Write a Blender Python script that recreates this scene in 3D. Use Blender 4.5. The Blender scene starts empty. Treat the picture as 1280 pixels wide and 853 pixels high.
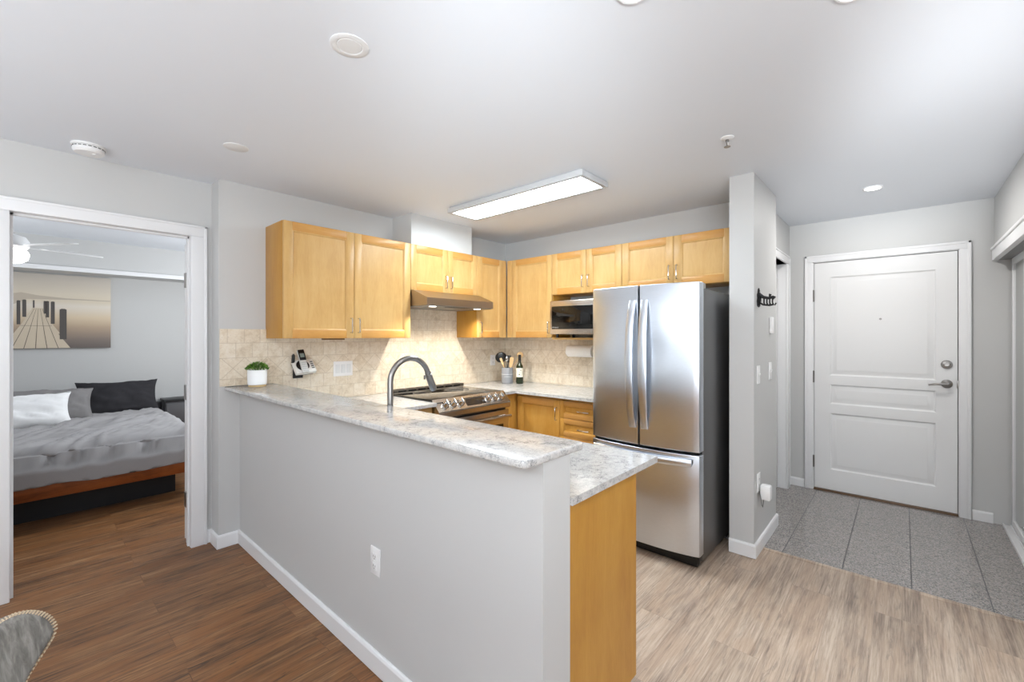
import bpy, bmesh, math, random
from mathutils import Vector, Matrix, noise
random.seed(7)
D = bpy.data
SC = bpy.context.scene
COL = SC.collection
PI = math.pi

# ------------------------------------------------------------------ camera
TH = math.radians(41.74)
H = 1.41
cam_d = D.cameras.new('camera'); cam = D.objects.new('camera', cam_d); COL.objects.link(cam)
cam.location = (0, 0, H); cam.rotation_euler = (PI / 2, 0, TH - PI / 2)
cam_d.sensor_fit = 'HORIZONTAL'; cam_d.sensor_width = 36.0
cam_d.lens = 548.2 / 1280 * 36.0
cam_d.shift_y = -6.65 / 1280
cam_d.clip_start = 0.02
SC.camera = cam

# ------------------------------------------------------------------ light
SC.view_settings.view_transform = 'Standard'
SC.view_settings.look = 'None'
SC.view_settings.gamma = 1.0
SC.view_settings.use_curve_mapping = False
SC.view_settings.exposure = 0.13
w = D.worlds.new('sky'); SC.world = w; w.use_nodes = True
w.node_tree.nodes['Background'].inputs[0].default_value = (0.93, 0.96, 1.0, 1)
w.node_tree.nodes['Background'].inputs[1].default_value = 0.15

def area_light(name, loc, target, sx, sy, power, color=(1, 1, 1)):
    l = D.lights.new(name, 'AREA'); l.shape = 'RECTANGLE'; l.size = sx; l.size_y = sy
    l.energy = power; l.color = color
    o = D.objects.new(name, l); COL.objects.link(o); o.location = loc
    o.rotation_euler = (Vector(target) - Vector(loc)).to_track_quat('-Z', 'Y').to_euler()
    return o

L_ENTRY = 9.6
L_NEAR = 5
L_BAR = 3
L_LIVING = 28
L_HOOD = 24
L_PANEL = 34.0
COOL = (0.92, 0.965, 1.0)
COOLER = (0.86, 0.94, 1.0)
def fill_spot(name, loc, target, deg, power, color, soft=0.25):  # soft-edged spot for the added fill lights
    l = D.lights.new(name, 'SPOT'); l.energy = power; l.color = color; l.spot_size = math.radians(deg); l.spot_blend = 1.0; l.shadow_soft_size = soft
    o = D.objects.new(name, l); COL.objects.link(o); o.location = loc
    o.rotation_euler = (Vector(target) - Vector(loc)).to_track_quat('-Z', 'Y').to_euler()
# daylight from the living room and bedroom windows
area_light('window_side', (0.6, -2.92, 1.45), (1.0, 0, 1.3), 2.6, 1.7, 12, COOL)
area_light('bedroom_window', (2.38, 5.3, 1.5), (0.3, 5.6, 1.2), 1.4, 1.3, 58, COOL)
area_light('fill_bedroom_up', (-1.2, 5.2, 1.3), (-1.0, 5.2, 3), 1.0, 1.4, 20, COOL)  # added uplight without a fixture, brightens the bedroom ceiling
# added fill lights out of view, put in to brighten the ceilings
area_light('fill_up_back', (-1.4, -1.4, 1.0), (-1.2, -1.2, 3), 1.6, 1.6, 178, COOL)
area_light('fill_up_left', (-1.6, 2.0, 1.0), (-1.5, 2.0, 3), 1.2, 1.6, 23, COOL)
fill_spot('fill_kitchen', (-0.3, -0.1, 1.75), (2.45, 2.1, 2.55), 42, 180, COOLER)
fill_spot('fill_entry', (0.1, -0.4, 1.75), (4.4, 0.05, 2.74), 24, 520, COOL)

# ------------------------------------------------------------------ helpers
def lin(h):
    h = h.lstrip('#'); r = []
    for i in (0, 2, 4):
        c = int(h[i:i + 2], 16) / 255
        r.append(c / 12.92 if c <= 0.04045 else ((c + 0.055) / 1.055) ** 2.4)
    return (r[0], r[1], r[2], 1)

class MB:
    """collects shapes, builds them as one mesh object"""
    def __init__(self): self.v = []; self.f = []; self.m = []
    def add(self, vs, fs, m=0):
        b = len(self.v); self.v += [tuple(p) for p in vs]
        for q in fs: self.f.append([b + i for i in q]); self.m.append(m)
        return self
    def addbm(self, bm, m=0):
        bm.verts.index_update()
        self.add([v.co[:] for v in bm.verts], [[v.index for v in f.verts] for f in bm.faces], m); bm.free()
        return self
    def box(self, x0, y0, z0, x1, y1, z1, bev=0.0, m=0, seg=2, mat=None):
        bm = bmesh.new()
        bmesh.ops.create_cube(bm, size=1)
        for v in bm.verts:
            v.co = Vector(((x0 + x1) / 2 + v.co.x * (x1 - x0), (y0 + y1) / 2 + v.co.y * (y1 - y0), (z0 + z1) / 2 + v.co.z * (z1 - z0)))
        if bev > 0:
            bmesh.ops.bevel(bm, geom=bm.edges[:], offset=bev, segments=seg, profile=0.5, affect='EDGES')
        if mat is not None: bmesh.ops.transform(bm, matrix=mat, verts=bm.verts)
        return self.addbm(bm, m)
    def cyl(self, p0, p1, r, seg=20, m=0, r2=None):
        p0 = Vector(p0); p1 = Vector(p1)
        return self.tube([p0, p1], [r, r if r2 is None else r2], seg, m)
    def tube(self, pts, r, seg=10, m=0, cap=True, sx=1.0, up=None):
        pts = [Vector(p) for p in pts]; n = len(pts)
        rs = r if isinstance(r, (list, tuple)) else [r] * n
        vs = []; fs = []; ref = None
        for i, p in enumerate(pts):
            t = (pts[min(i + 1, n - 1)] - pts[max(i - 1, 0)]).normalized()
            if ref is None:
                ref = Vector(up) if up else (Vector((0, 0, 1)) if abs(t.z) < 0.9 else Vector((1, 0, 0)))
            a = (ref - t * ref.dot(t)).normalized(); b = t.cross(a); ref = a
            for k in range(seg):
                q = 2 * PI * k / seg
                vs.append(p + a * (math.cos(q) * rs[i] * sx) + b * (math.sin(q) * rs[i]))
        for i in range(n - 1):
            for k in range(seg):
                k2 = (k + 1) % seg
                fs.append((i * seg + k, i * seg + k2, (i + 1) * seg + k2, (i + 1) * seg + k))
        if cap:
            fs.append(tuple(range(seg))[::-1]); fs.append(tuple((n - 1) * seg + k for k in range(seg)))
        return self.add(vs, fs, m)
    def lathe(self, prof, c=(0, 0, 0), seg=32, m=0, axis='z', mat=None):
        vs = []; fs = []; n = len(prof)
        for (r, z) in prof:
            for k in range(seg):
                a = 2 * PI * k / seg
                p = (r * math.cos(a), r * math.sin(a), z)
                if axis == 'y-': p = (p[0], -p[2], p[1])
                if axis == 'x-': p = (-p[2], p[0], p[1])
                vs.append(Vector(p) + Vector(c))
        for i in range(n - 1):
            for k in range(seg):
                k2 = (k + 1) % seg
                fs.append((i * seg + k, i * seg + k2, (i + 1) * seg + k2, (i + 1) * seg + k))
        fs.append(tuple(range(seg))[::-1]); fs.append(tuple((n - 1) * seg + k for k in range(seg)))
        return self.add(vs, fs, m)
    def prism(self, poly, axis, a, b, m=0):
        """poly: 2-D outline; axis 'x' -> (y,z), 'y' -> (x,z), 'z' -> (x,y)"""
        def P(u, v, t): return {'x': (t, u, v), 'y': (u, t, v), 'z': (u, v, t)}[axis]
        n = len(poly)
        vs = [P(u, v, a) for u, v in poly] + [P(u, v, b) for u, v in poly]
        fs = [tuple(range(n)), tuple(range(2 * n - 1, n - 1, -1))]
        fs += [(i, i + n, (i + 1) % n + n, (i + 1) % n) for i in range(n)]
        return self.add(vs, fs, m)
    def grid(self, rows, m=0, closed=False):
        nr = len(rows); nc = len(rows[0]); vs = [p for r in rows for p in r]; fs = []
        for i in range(nr - 1):
            for j in range(nc - 1 if not closed else nc):
                j2 = (j + 1) % nc
                fs.append((i * nc + j, i * nc + j2, (i + 1) * nc + j2, (i + 1) * nc + j))
        return self.add(vs, fs, m)
    def build(self, name, mats, parent=None, angle=35, weld=False):
        me = D.meshes.new(name); me.from_pydata(self.v, [], self.f)
        if not isinstance(mats, (list, tuple)): mats = [mats]
        for mt in mats: me.materials.append(mt)
        me.polygons.foreach_set('material_index', self.m)
        bm = bmesh.new(); bm.from_mesh(me)
        if weld: bmesh.ops.remove_doubles(bm, verts=bm.verts, dist=1e-5)
        bmesh.ops.recalc_face_normals(bm, faces=bm.faces); bm.to_mesh(me); bm.free()
        me.polygons.foreach_set('use_smooth', [True] * len(me.polygons))
        me.set_sharp_from_angle(angle=math.radians(angle))
        me.update()
        o = D.objects.new(name, me); COL.objects.link(o)
        if parent is not None: o.parent = parent
        return o

def tag(o, label, cat, group=None, kind=None):
    o['label'] = label; o['category'] = cat
    if group: o['group'] = group
    if kind: o['kind'] = kind
    return o
def thing(name, label, cat, loc=(0, 0, 0), rz=0.0, group=None):
    o = D.objects.new(name, None); COL.objects.link(o); o.empty_display_size = 0.1
    o.location = loc; o.rotation_euler = (0, 0, rz)
    return tag(o, label, cat, group)
def struct(o, label=None):
    o['kind'] = 'structure'
    if label: o['label'] = label
    return o

# ------------------------------------------------------------------ materials
def mat(name, color=(0.8, 0.8, 0.8, 1), rough=0.5, metal=0.0, spec=0.5, coat=0.0, emit=None, estr=0.0, trans=0.0, ior=1.45):
    m = D.materials.new(name); m.use_nodes = True
    b = m.node_tree.nodes['Principled BSDF']
    if isinstance(color, str): color = lin(color)
    b.inputs['Base Color'].default_value = color
    b.inputs['Roughness'].default_value = rough; b.inputs['Metallic'].default_value = metal
    b.inputs['Specular IOR Level'].default_value = spec; b.inputs['Coat Weight'].default_value = coat
    b.inputs['Transmission Weight'].default_value = trans; b.inputs['IOR'].default_value = ior
    if emit: b.inputs['Emission Color'].default_value = emit; b.inputs['Emission Strength'].default_value = estr
    return m
class NT:
    def __init__(self, m): self.t = m.node_tree; self.b = self.t.nodes['Principled BSDF']; self.c = None
    def n(self, kind, **kw):
        x = self.t.nodes.new(kind)
        for k, v in kw.items():
            if hasattr(x, k): setattr(x, k, v)
            else: x.inputs[k].default_value = v
        return x
    def l(self, a, b): self.t.links.new(a, b)
    def obj(self):
        if self.c is None: self.c = self.n('ShaderNodeTexCoord').outputs['Object']
        return self.c
    def mapped(self, scale=(1, 1, 1), rot=(0, 0, 0), loc=(0, 0, 0), src=None):
        mp = self.n('ShaderNodeMapping'); mp.inputs['Scale'].default_value = scale
        mp.inputs['Rotation'].default_value = rot; mp.inputs['Location'].default_value = loc
        self.l(src or self.obj(), mp.inputs['Vector']); return mp.outputs[0]
    def noise(self, vec, scale=1, detail=4, rough=0.5, dist=0.0):
        x = self.n('ShaderNodeTexNoise'); x.inputs['Scale'].default_value = scale; x.inputs['Detail'].default_value = detail
        x.inputs['Roughness'].default_value = rough; x.inputs['Distortion'].default_value = dist
        self.l(vec, x.inputs['Vector']); return x.outputs['Fac']
    def ramp(self, fac, stops, interp='LINEAR'):
        x = self.n('ShaderNodeValToRGB'); e = x.color_ramp; e.interpolation = interp
        while len(e.elements) < len(stops): e.elements.new(0.5)
        for el, (p, c) in zip(e.elements, stops):
            el.position = p; el.color = lin(c) if isinstance(c, str) else c
        self.l(fac, x.inputs[0]); return x.outputs[0]
    def mix(self, fac, a, b, blend='MIX'):
        x = self.n('ShaderNodeMix'); x.data_type = 'RGBA'; x.blend_type = blend
        for s, v in ((x.inputs[0], fac), (x.inputs[6], a), (x.inputs[7], b)):
            if isinstance(v, bpy.types.NodeSocket): self.l(v, s)
            else: s.default_value = lin(v) if isinstance(v, str) else v
        return x.outputs[2]
    def math(self, op, a, b=0.0, c=0.0):
        x = self.n('ShaderNodeMath'); x.operation = op
        for s, v in zip(x.inputs, (a, b, c)):
            if isinstance(v, bpy.types.NodeSocket): self.l(v, s)
            else: s.default_value = v
        return x.outputs[0]
    def bump(self, h, strength=0.1, dist=0.002):
        x = self.n('ShaderNodeBump'); x.inputs['Strength'].default_value = strength; x.inputs['Distance'].default_value = dist
        self.l(h, x.inputs['Height']); self.l(x.outputs[0], self.b.inputs['Normal'])
    def color(self, c): self.l(c, self.b.inputs['Base Color'])
    def rough(self, c): self.l(c, self.b.inputs['Roughness'])

def paint(name, col, rough=0.55, bump=0.05):
    m = mat(name, col, rough, spec=0.3); t = NT(m)
    t.bump(t.noise(t.obj(), 160, 2), bump, 0.001); return m
def maple(name, grain, c1, c2, c3, rough=0.33):
    m = mat(name, c2, rough, spec=0.45); t = NT(m)
    s = {'x': (2.2, 16, 16), 'y': (16, 2.2, 16), 'z': (16, 16, 2.2)}[grain]
    a = t.noise(t.mapped(s), 1.0, 6, 0.62, 0.8)
    b = t.noise(t.mapped(tuple(q * 9 for q in s)), 1.0, 3, 0.6)
    big = t.noise(t.obj(), 3.2, 3, 0.6)
    f = t.math('ADD', t.math('MULTIPLY', a, 0.45), t.math('ADD', t.math('MULTIPLY', b, 0.20), t.math('MULTIPLY', big, 0.35)))
    t.color(t.ramp(f, [(0.36, c1), (0.5, c2), (0.66, c3)]))
    t.bump(b, 0.03, 0.001); return m
def planks(name, tones, roughness, st=0.75, ti=0.6):
    m = mat(name, tones[1], roughness, spec=0.5); t = NT(m)
    br = t.n('ShaderNodeTexBrick'); br.offset = 0.37; br.inputs['Scale'].default_value = 1.0
    br.inputs['Brick Width'].default_value = 1.22; br.inputs['Row Height'].default_value = 0.18
    br.inputs['Mortar Size'].default_value = 0.0012; br.inputs['Color1'].default_value = (0, 0, 0, 1); br.inputs['Color2'].default_value = (1, 1, 1, 1)
    br.inputs['Mortar'].default_value = (0.5, 0.5, 0.5, 1); br.inputs['Bias'].default_value = 0
    t.l(t.mapped(loc=(0.3, 0.07, 0)), br.inputs['Vector'])
    # shift the grain from plank to plank
    off = t.n('ShaderNodeVectorMath'); off.operation = 'MULTIPLY_ADD'
    t.l(br.outputs['Color'], off.inputs[0]); off.inputs[1].default_value = (3.1, 1.7, 5.0); t.l(t.obj(), off.inputs[2])
    g1 = t.noise(t.mapped((1.5, 34, 1), src=off.outputs[0]), 1.0, 9, 0.7, 0.7)
    g2 = t.noise(t.mapped((7, 170, 1), src=off.outputs[0]), 1.0, 5, 0.65, 0.3)
    g3 = t.noise(t.mapped((1.3, 5, 1), src=off.outputs[0]), 1.0, 4, 0.6, 0.8)
    f = t.math('ADD', t.math('MULTIPLY', g1, 0.42), t.math('ADD', t.math('MULTIPLY', g2, 0.30), t.math('MULTIPLY', g3, 0.28)))
    col = t.ramp(f, [(0.41, tones[0]), (0.475, tones[1]), (0.525, tones[2]), (0.60, tones[3])])
    tint = t.noise(t.mapped((1.7, 7, 1), src=off.outputs[0], loc=(8, 3, 0)), 1.0, 5, 0.6, 1.2)
    col = t.mix(t.math('MULTIPLY', t.ramp(tint, [(0.47, (0, 0, 0, 1)), (0.58, (1, 1, 1, 1))]), ti), col, tones[4])
    tone = t.ramp(br.outputs['Color'], [(0.0, (0.93, 0.93, 0.93, 1)), (1.0, (1.05, 1.04, 1.03, 1))])
    col = t.mix(1.0, col, tone, 'MULTIPLY')
    streak = t.ramp(t.noise(t.mapped((2.6, 30, 1), src=off.outputs[0], loc=(4, 2, 0)), 1.0, 8, 0.72, 2.0), [(0.555, (0, 0, 0, 1)), (0.65, (1, 1, 1, 1))])
    col = t.mix(t.math('MULTIPLY', streak, st), col, tones[5])
    vo = t.n('ShaderNodeTexVoronoi'); vo.inputs['Scale'].default_value = 1.0; t.l(t.mapped((2.6, 7.5, 1), src=off.outputs[0]), vo.inputs['Vector'])
    knot = t.ramp(t.math('ADD', vo.outputs['Distance'], t.math('MULTIPLY', g2, 0.12)), [(0.07, (1, 1, 1, 1)), (0.11, (0.55, 0.55, 0.55, 1)), (0.19, (0, 0, 0, 1))])
    col = t.mix(t.math('MULTIPLY', knot, 0.55), col, tones[5])
    col = t.mix(t.math('MULTIPLY', br.outputs['Fac'], 0.35), col, tones[0])
    t.color(col); t.bump(g2, 0.06, 0.002); return m
def stone(name, light, mid, dark, vein, rough=0.13):
    m = mat(name, mid, rough, spec=0.55); t = NT(m)
    a = t.noise(t.obj(), 55, 8, 0.75, 0.8); b = t.noise(t.obj(), 240, 4, 0.65); c = t.noise(t.mapped((1, 1, 1), loc=(3, 1, 2)), 12, 4, 0.6, 1.0)
    f = t.math('ADD', t.math('MULTIPLY', a, 0.5), t.math('ADD', t.math('MULTIPLY', b, 0.3), t.math('MULTIPLY', c, 0.2)))
    col = t.ramp(f, [(0.37, dark), (0.45, mid), (0.54, light), (0.7, light)])
    v = t.noise(t.mapped((1, 1.6, 1.3), rot=(0, 0, 0.6)), 30, 7, 0.7, 1.6)
    vm = t.math('ABSOLUTE', t.math('SUBTRACT', v, 0.5))
    vein_f = t.ramp(vm, [(0.0, (1, 1, 1, 1)), (0.018, (0.7, 0.7, 0.7, 1)), (0.04, (0, 0, 0, 1))])
    patch = t.ramp(t.noise(t.mapped(loc=(9, 4, 1)), 17, 5, 0.7), [(0.50, (0, 0, 0, 1)), (0.60, (1, 1, 1, 1))])
    col = t.mix(t.math('MULTIPLY', t.math('MULTIPLY', vein_f, patch), 0.8), col, vein)
    fleck = t.ramp(t.noise(t.mapped(loc=(1, 6, 2)), 150, 3, 0.6), [(0.60, (0, 0, 0, 1)), (0.68, (1, 1, 1, 1))])
    col = t.mix(t.math('MULTIPLY', fleck, 0.4), col, dark)
    t.color(col); return m
def granite_tile(name):
    m = mat(name, '#8e8e90', 0.07, spec=0.75); t = NT(m)
    vo = t.n('ShaderNodeTexVoronoi'); vo.inputs['Scale'].default_value = 210; t.l(t.obj(), vo.inputs['Vector'])
    sp = t.ramp(vo.outputs['Color'], [(0.0, '#4c4a4a'), (0.3, '#767371'), (0.55, '#a5a19f'), (0.8, '#b0a49c'), (1.0, '#cfccca')])
    big = t.noise(t.obj(), 14, 4, 0.6)
    col = t.mix(t.math('MULTIPLY', big, 0.5), sp, '#8a8786')
    br = t.n('ShaderNodeTexBrick'); br.offset = 0.0; br.inputs['Scale'].default_value = 1.0
    br.inputs['Brick Width'].default_value = 0.622; br.inputs['Row Height'].default_value = 0.311; br.inputs['Mortar Size'].default_value = 0.0022
    br.inputs['Mortar Smooth'].default_value = 0.0
    t.l(t.mapped(loc=(-4.2 + 0.622 * 8, 0.035 + 0.311 * 4, 0)), br.inputs['Vector'])
    col = t.mix(br.outputs['Fac'], col, '#3f3f41')
    t.color(col); t.rough(t.math('ADD', t.math('MULTIPLY', br.outputs['Fac'], 0.5), 0.08)); return m
def travertine(name):
    m = mat(name, '#d9c8ac', 0.45, spec=0.4); t = NT(m)
    sep = t.n('ShaderNodeSeparateXYZ'); t.l(t.obj(), sep.inputs[0])
    u = t.math('ADD', sep.outputs[0], sep.outputs[1]); z = sep.outputs[2]
    def brick(uv, w, h, off):
        br = t.n('ShaderNodeTexBrick'); br.offset = off; br.inputs['Scale'].default_value = 1.0
        br.inputs['Brick Width'].default_value = w; br.inputs['Row Height'].default_value = h; br.inputs['Mortar Size'].default_value = 0.0022
        br.inputs['Mortar Smooth'].default_value = 0.4
        br.inputs['Color1'].default_value = (0, 0, 0, 1); br.inputs['Color2'].default_value = (1, 1, 1, 1); br.inputs['Mortar'].default_value = (0.5, 0.5, 0.5, 1)
        t.l(uv, br.inputs['Vector']); return br
    def comb(a, b):
        c = t.n('ShaderNodeCombineXYZ')
        for s, v in ((c.inputs[0], a), (c.inputs[1], b)):
            if isinstance(v, bpy.types.NodeSocket): t.l(v, s)
            else: s.default_value = v
        return c.outputs[0]
    zs = t.math('ADD', z, 10 * 0.1 - 0.019)                          # rows below the harlequin band
    zu = t.math('ADD', z, 10 * 0.1 - 0.060)
    up = t.math('GREATER_THAN', z, 1.26)
    zz = t.math('ADD', t.math('MULTIPLY', up, zu), t.math('MULTIPLY', t.math('SUBTRACT', 1.0, up), zs))
    sq = brick(comb(t.math('ADD', u, 20.02), zz), 0.1, 0.1, 0.5)
    k = 0.70710678
    ua = t.math('MULTIPLY', t.math('ADD', u, t.math('SUBTRACT', z, 1.1895)), k); ub = t.math('MULTIPLY', t.math('SUBTRACT', u, t.math('SUBTRACT', z, 1.1895)), k)
    di = brick(comb(t.math('ADD', ua, 20.05), t.math('ADD', ub, 20.05)), 0.1, 0.1, 0.0)
    band = t.math('MULTIPLY', t.math('GREATER_THAN', z, 1.119), t.math('LESS_THAN', z, 1.26))
    fac = t.mix(band, sq.outputs['Fac'], di.outputs['Fac']); tone = t.mix(band, sq.outputs['Color'], di.outputs['Color'])
    e = t.math('MULTIPLY', t.math('LESS_THAN', t.math('ABSOLUTE', t.math('SUBTRACT', t.math('ABSOLUTE', t.math('SUBTRACT', z, 1.1895)), 0.0705)), 0.0018), 1.0)
    fac = t.math('MAXIMUM', fac, e)
    n1 = t.noise(t.obj(), 22, 8, 0.68, 0.5); n2 = t.noise(t.obj(), 120, 4, 0.6)
    f = t.math('ADD', t.math('MULTIPLY', n1, 0.7), t.math('ADD', t.math('MULTIPLY', n2, 0.2), t.math('MULTIPLY', tone, 0.14)))
    col = t.ramp(f, [(0.3, '#c2b096'), (0.45, '#dccdb6'), (0.58, '#e8dcc9'), (0.75, '#f0e7d9')])
    pit = t.ramp(t.noise(t.mapped(loc=(2, 7, 3)), 75, 3, 0.7), [(0.60, (0, 0, 0, 1)), (0.68, (1, 1, 1, 1))])
    col = t.mix(t.math('MULTIPLY', pit, 0.45), col, '#ab967a')
    col = t.mix(t.math('MULTIPLY', fac, 0.7), col, '#c4b49e')
    t.color(col)
    t.bump(t.math('SUBTRACT', t.math('MULTIPLY', n1, 0.25), fac), 0.35, 0.002); return m
def steel(name, col, rough=0.26, axis='y', strength=0.06):
    m = mat(name, col, rough, metal=1.0); t = NT(m)
    s = {'x': (2, 260, 260), 'y': (260, 2, 260), 'z': (260, 260, 2)}[axis]
    n = t.noise(t.mapped(s), 1.0, 3, 0.6)
    base = lin(col) if isinstance(col, str) else col
    t.color(t.mix(t.math('MULTIPLY', n, 0.35), base, tuple(q * 0.72 for q in base[:3]) + (1,)))
    t.b.inputs['Anisotropic'].default_value = 0.45
    return m
def fabric(name, c1, c2, scale=220, rough=0.9):
    m = mat(name, c1, rough, spec=0.2); t = NT(m)
    n = t.noise(t.obj(), scale, 3, 0.6); big = t.noise(t.obj(), 6, 3, 0.6)
    t.color(t.mix(t.math('ADD', t.math('MULTIPLY', n, 0.6), t.math('MULTIPLY', big, 0.4)), c1, c2)); t.bump(n, 0.15, 0.001); return m

M = {}
M['wall'] = paint('wall_paint_grey', '#cacac9', 0.5)
M['ceil'] = paint('ceiling_paint_white', '#e6eaf0', 0.6)
M['trim'] = paint('trim_paint_white', '#e9e9ea', 0.32, 0.02)
M['door'] = paint('door_paint_white', '#e6e6e6', 0.35, 0.02)
M['floor'] = planks('laminate_planks_brown', ['#4b3321', '#745134', '#8a623f', '#a57e57', '#8a5a32', '#362c28'], 0.42)
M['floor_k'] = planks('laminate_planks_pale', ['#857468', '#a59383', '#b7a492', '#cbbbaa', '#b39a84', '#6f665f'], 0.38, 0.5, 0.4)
M['granite'] = granite_tile('granite_floor_tile')
M['mv'] = maple('maple_upright_grain', 'z', '#c0965a', '#cba266', '#d3ad73')
M['mh'] = maple('maple_level_grain', 'x', '#bb8544', '#c6914e', '#cf9d5b')
M['mend_dim'] = maple('maple_end_panel_dimmed', 'z', '#b37d30', '#be8a3a', '#c79545')  # same maple; dimmer light on the panels put into the colour
M['mbase_dim'] = maple('maple_base_doors_dimmed', 'z', '#bd8535', '#c79244', '#cf9e52')  # same maple as the uppers, weaker light down low put into the colour
M['stone'] = stone('quartz_counter', '#cfcdca', '#bbbab9', '#949496', '#55575b')
M['tile'] = travertine('travertine_tile')
M['steel'] = steel('stainless_steel_brushed', '#e2e9f2', 0.30, 'x')
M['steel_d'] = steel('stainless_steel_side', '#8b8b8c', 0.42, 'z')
M['steel_w'] = steel('stainless_steel_range', '#c7bdb3', 0.26, 'x')
M['chrome'] = mat('polished_nickel', '#d0d0d0', 0.12, 1.0)
M['nickel'] = mat('brushed_nickel', '#9b9895', 0.30, 1.0)
M['black'] = mat('black_plastic', '#111112', 0.35)
M['black_m'] = mat('black_iron', '#1a1a1b', 0.5)
M['dark'] = mat('shadow_gap_black', '#0b0b0b', 0.7)
M['glass_b'] = mat('black_glass', '#0c0b0a', 0.05, spec=0.6)
M['white_p'] = mat('white_plastic', '#efefef', 0.3)
M['off_p'] = mat('grey_slot', '#6d6d6d', 0.5)
M['silver_p'] = mat('silver_plastic', '#d9d9d6', 0.35)

# ------------------------------------------------------------------ the setting
CZ = 2.447
EX = 4.861                       # entry door wall
def wallbox(name, boxes, m='wall', label=None):
    b = MB()
    for q in boxes: b.box(*q)
    return struct(b.build(name, M[m]), label)

struct(MB().box(-2.6, -3.0, -0.08, 1.06, 7.1, 0.0).build('floor', M['floor']), 'brown wood-look plank floor of the living room and bedroom')
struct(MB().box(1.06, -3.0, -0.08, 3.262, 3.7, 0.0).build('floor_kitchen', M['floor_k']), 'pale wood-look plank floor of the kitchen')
struct(MB().box(1.06, 3.7, -0.08, 2.5, 7.1, 0.0).build('floor_bedroom', M['floor']), 'brown plank floor at the far side of the bedroom')
struct(MB().box(3.287, -0.65, -0.08, 5.0, 3.7, 0.002).build('floor_entry', M['granite']), 'polished grey granite tile floor at the entry door')
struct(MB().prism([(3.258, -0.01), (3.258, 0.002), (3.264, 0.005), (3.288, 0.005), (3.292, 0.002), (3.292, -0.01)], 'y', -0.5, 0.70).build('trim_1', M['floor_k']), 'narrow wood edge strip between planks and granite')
struct(MB().box(-2.7, -3.1, CZ, 5.1, 7.1, CZ + 0.1).build('ceiling', M['ceil']))

# bedroom door wall
DY = 3.535; OX0, OX1, OZ = -0.038, 0.752, 2.072
wallbox('wall_left', [(-2.6, DY, 0, OX0 - 0.02, 3.64, CZ), (OX0 - 0.02, DY, OZ + 0.02, OX1 + 0.02, 3.64, CZ), (OX1 + 0.02, DY, 0, 0.872, 3.64, CZ)])
wallbox('wall_back', [(0.872, 3.375, 0, 3.78, 3.64, CZ)])
wallbox('wall_right', [(3.665, 0.85, 0, 3.78, 3.375, CZ)])
wallbox('wall_pillar', [(3.09, 0.705, 0, 3.735, 0.85, CZ)])
wallbox('wall_half', [(0.995, 0.768, 0, 1.130, 3.375, 1.0455)], label='grey half wall under the raised bar counter')
wallbox('wall_chase', [(2.193, 3.095, 2.182, 2.887, 3.375, CZ)], label='boxed duct chase above the cabinets over the range hood')
HY = 0.805                       # hall side wall with a door
wallbox('wall_hall', [(3.735, HY, 0, 3.86, 0.93, CZ), (3.86, HY, 2.07, 4.70, 0.93, CZ), (4.70, HY, 0, EX, 0.93, CZ)])
wallbox('wall_entry', [(EX, -0.7, 0, EX + 0.12, -0.335, CZ), (EX, 0.625, 0, EX + 0.12, 0.93, CZ), (EX, -0.335, 2.088, EX + 0.12, 0.625, CZ)])
wallbox('wall_closet', [(3.0, -0.62, 2.05, EX, -0.51, CZ), (3.0, -1.16, 0, EX + 0.12, -1.06, CZ)])
wallbox('wall_living_right', [(2.9, -3.0, 0, 3.0, -0.62, CZ)])
wallbox('wall_living_front_unseen', [(-2.7, -3.0, 0, -2.6, 1.75, CZ), (-2.7, 3.35, 0, -2.6, 3.64, CZ), (-2.7, 1.75, 2.25, -2.6, 3.35, CZ)])  # unseen wall; opening placed to darken the refrigerator door's reflection
wallbox('wall_living_side', [(-2.6, -3.1, 0, -0.8, -3.0, CZ), (2.0, -3.1, 0, 2.8, -3.0, CZ), (-0.8, -3.1, 0, 2.0, -3.0, 0.55), (-0.8, -3.1, 2.35, 2.0, -3.0, CZ)])
# bedroom
BY = 7.0
wallbox('wall_bedroom_back', [(-2.0, BY, 0, 2.5, BY + 0.1, CZ)])
wallbox('wall_bedroom_right', [(2.42, 3.64, 0, 2.52, BY, CZ)])
wallbox('wall_bedroom_left', [(-2.1, 3.64, 0, -2.0, BY, CZ)])
struct(MB().box(-2.0, 6.598, 2.095, 2.42, 6.62, 2.142, 0.003).build('trim_12', M['trim']), 'narrow white strip along the bottom of the bedroom soffit')  # narrow white board in front of the soffit's lower edge
wallbox('wall_soffit', [(-2.0, 6.62, 2.10, 2.42, BY, CZ)], label='dropped soffit along the bedroom back wall')

# door casing, jambs (bedroom)
def casing(name, x0, x1, zt, y, wd=0.088, th=0.018, label=None):
    """flat casing with an outer bead round an opening in a wall whose face is at y (front towards -y)"""
    b = MB()
    for (a0, a1) in ((x0 - wd, x0), (x1, x1 + wd)):
        b.box(a0, y - th, 0.0, a1, y, zt, 0.004)
    b.box(x0 - wd, y - th, zt, x1 + wd, y, zt + 0.068, 0.004)
    b.box(x0 - wd - 0.004, y - th - 0.005, 0, x0 - wd + 0.012, y, zt + 0.072, 0.003); b.box(x1 + wd - 0.012, y - th - 0.005, 0, x1 + wd + 0.004, y, zt + 0.072, 0.003)
    b.box(x0 - wd - 0.004, y - th - 0.005, zt + 0.058, x1 + wd + 0.004, y, zt + 0.072, 0.003)
    return struct(b.build(name, M['trim']), label)
casing('trim_2', OX0, OX1, OZ, DY, 0.086, label='white casing round the bedroom doorway')
j = MB().box(OX0 - 0.02, DY - 0.002, 0, OX0, 3.65, OZ + 0.02).box(OX1, DY - 0.002, 0, OX1 + 0.02, 3.65, OZ + 0.02).box(OX0, DY - 0.002, OZ, OX1, 3.65, OZ + 0.02)
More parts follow.
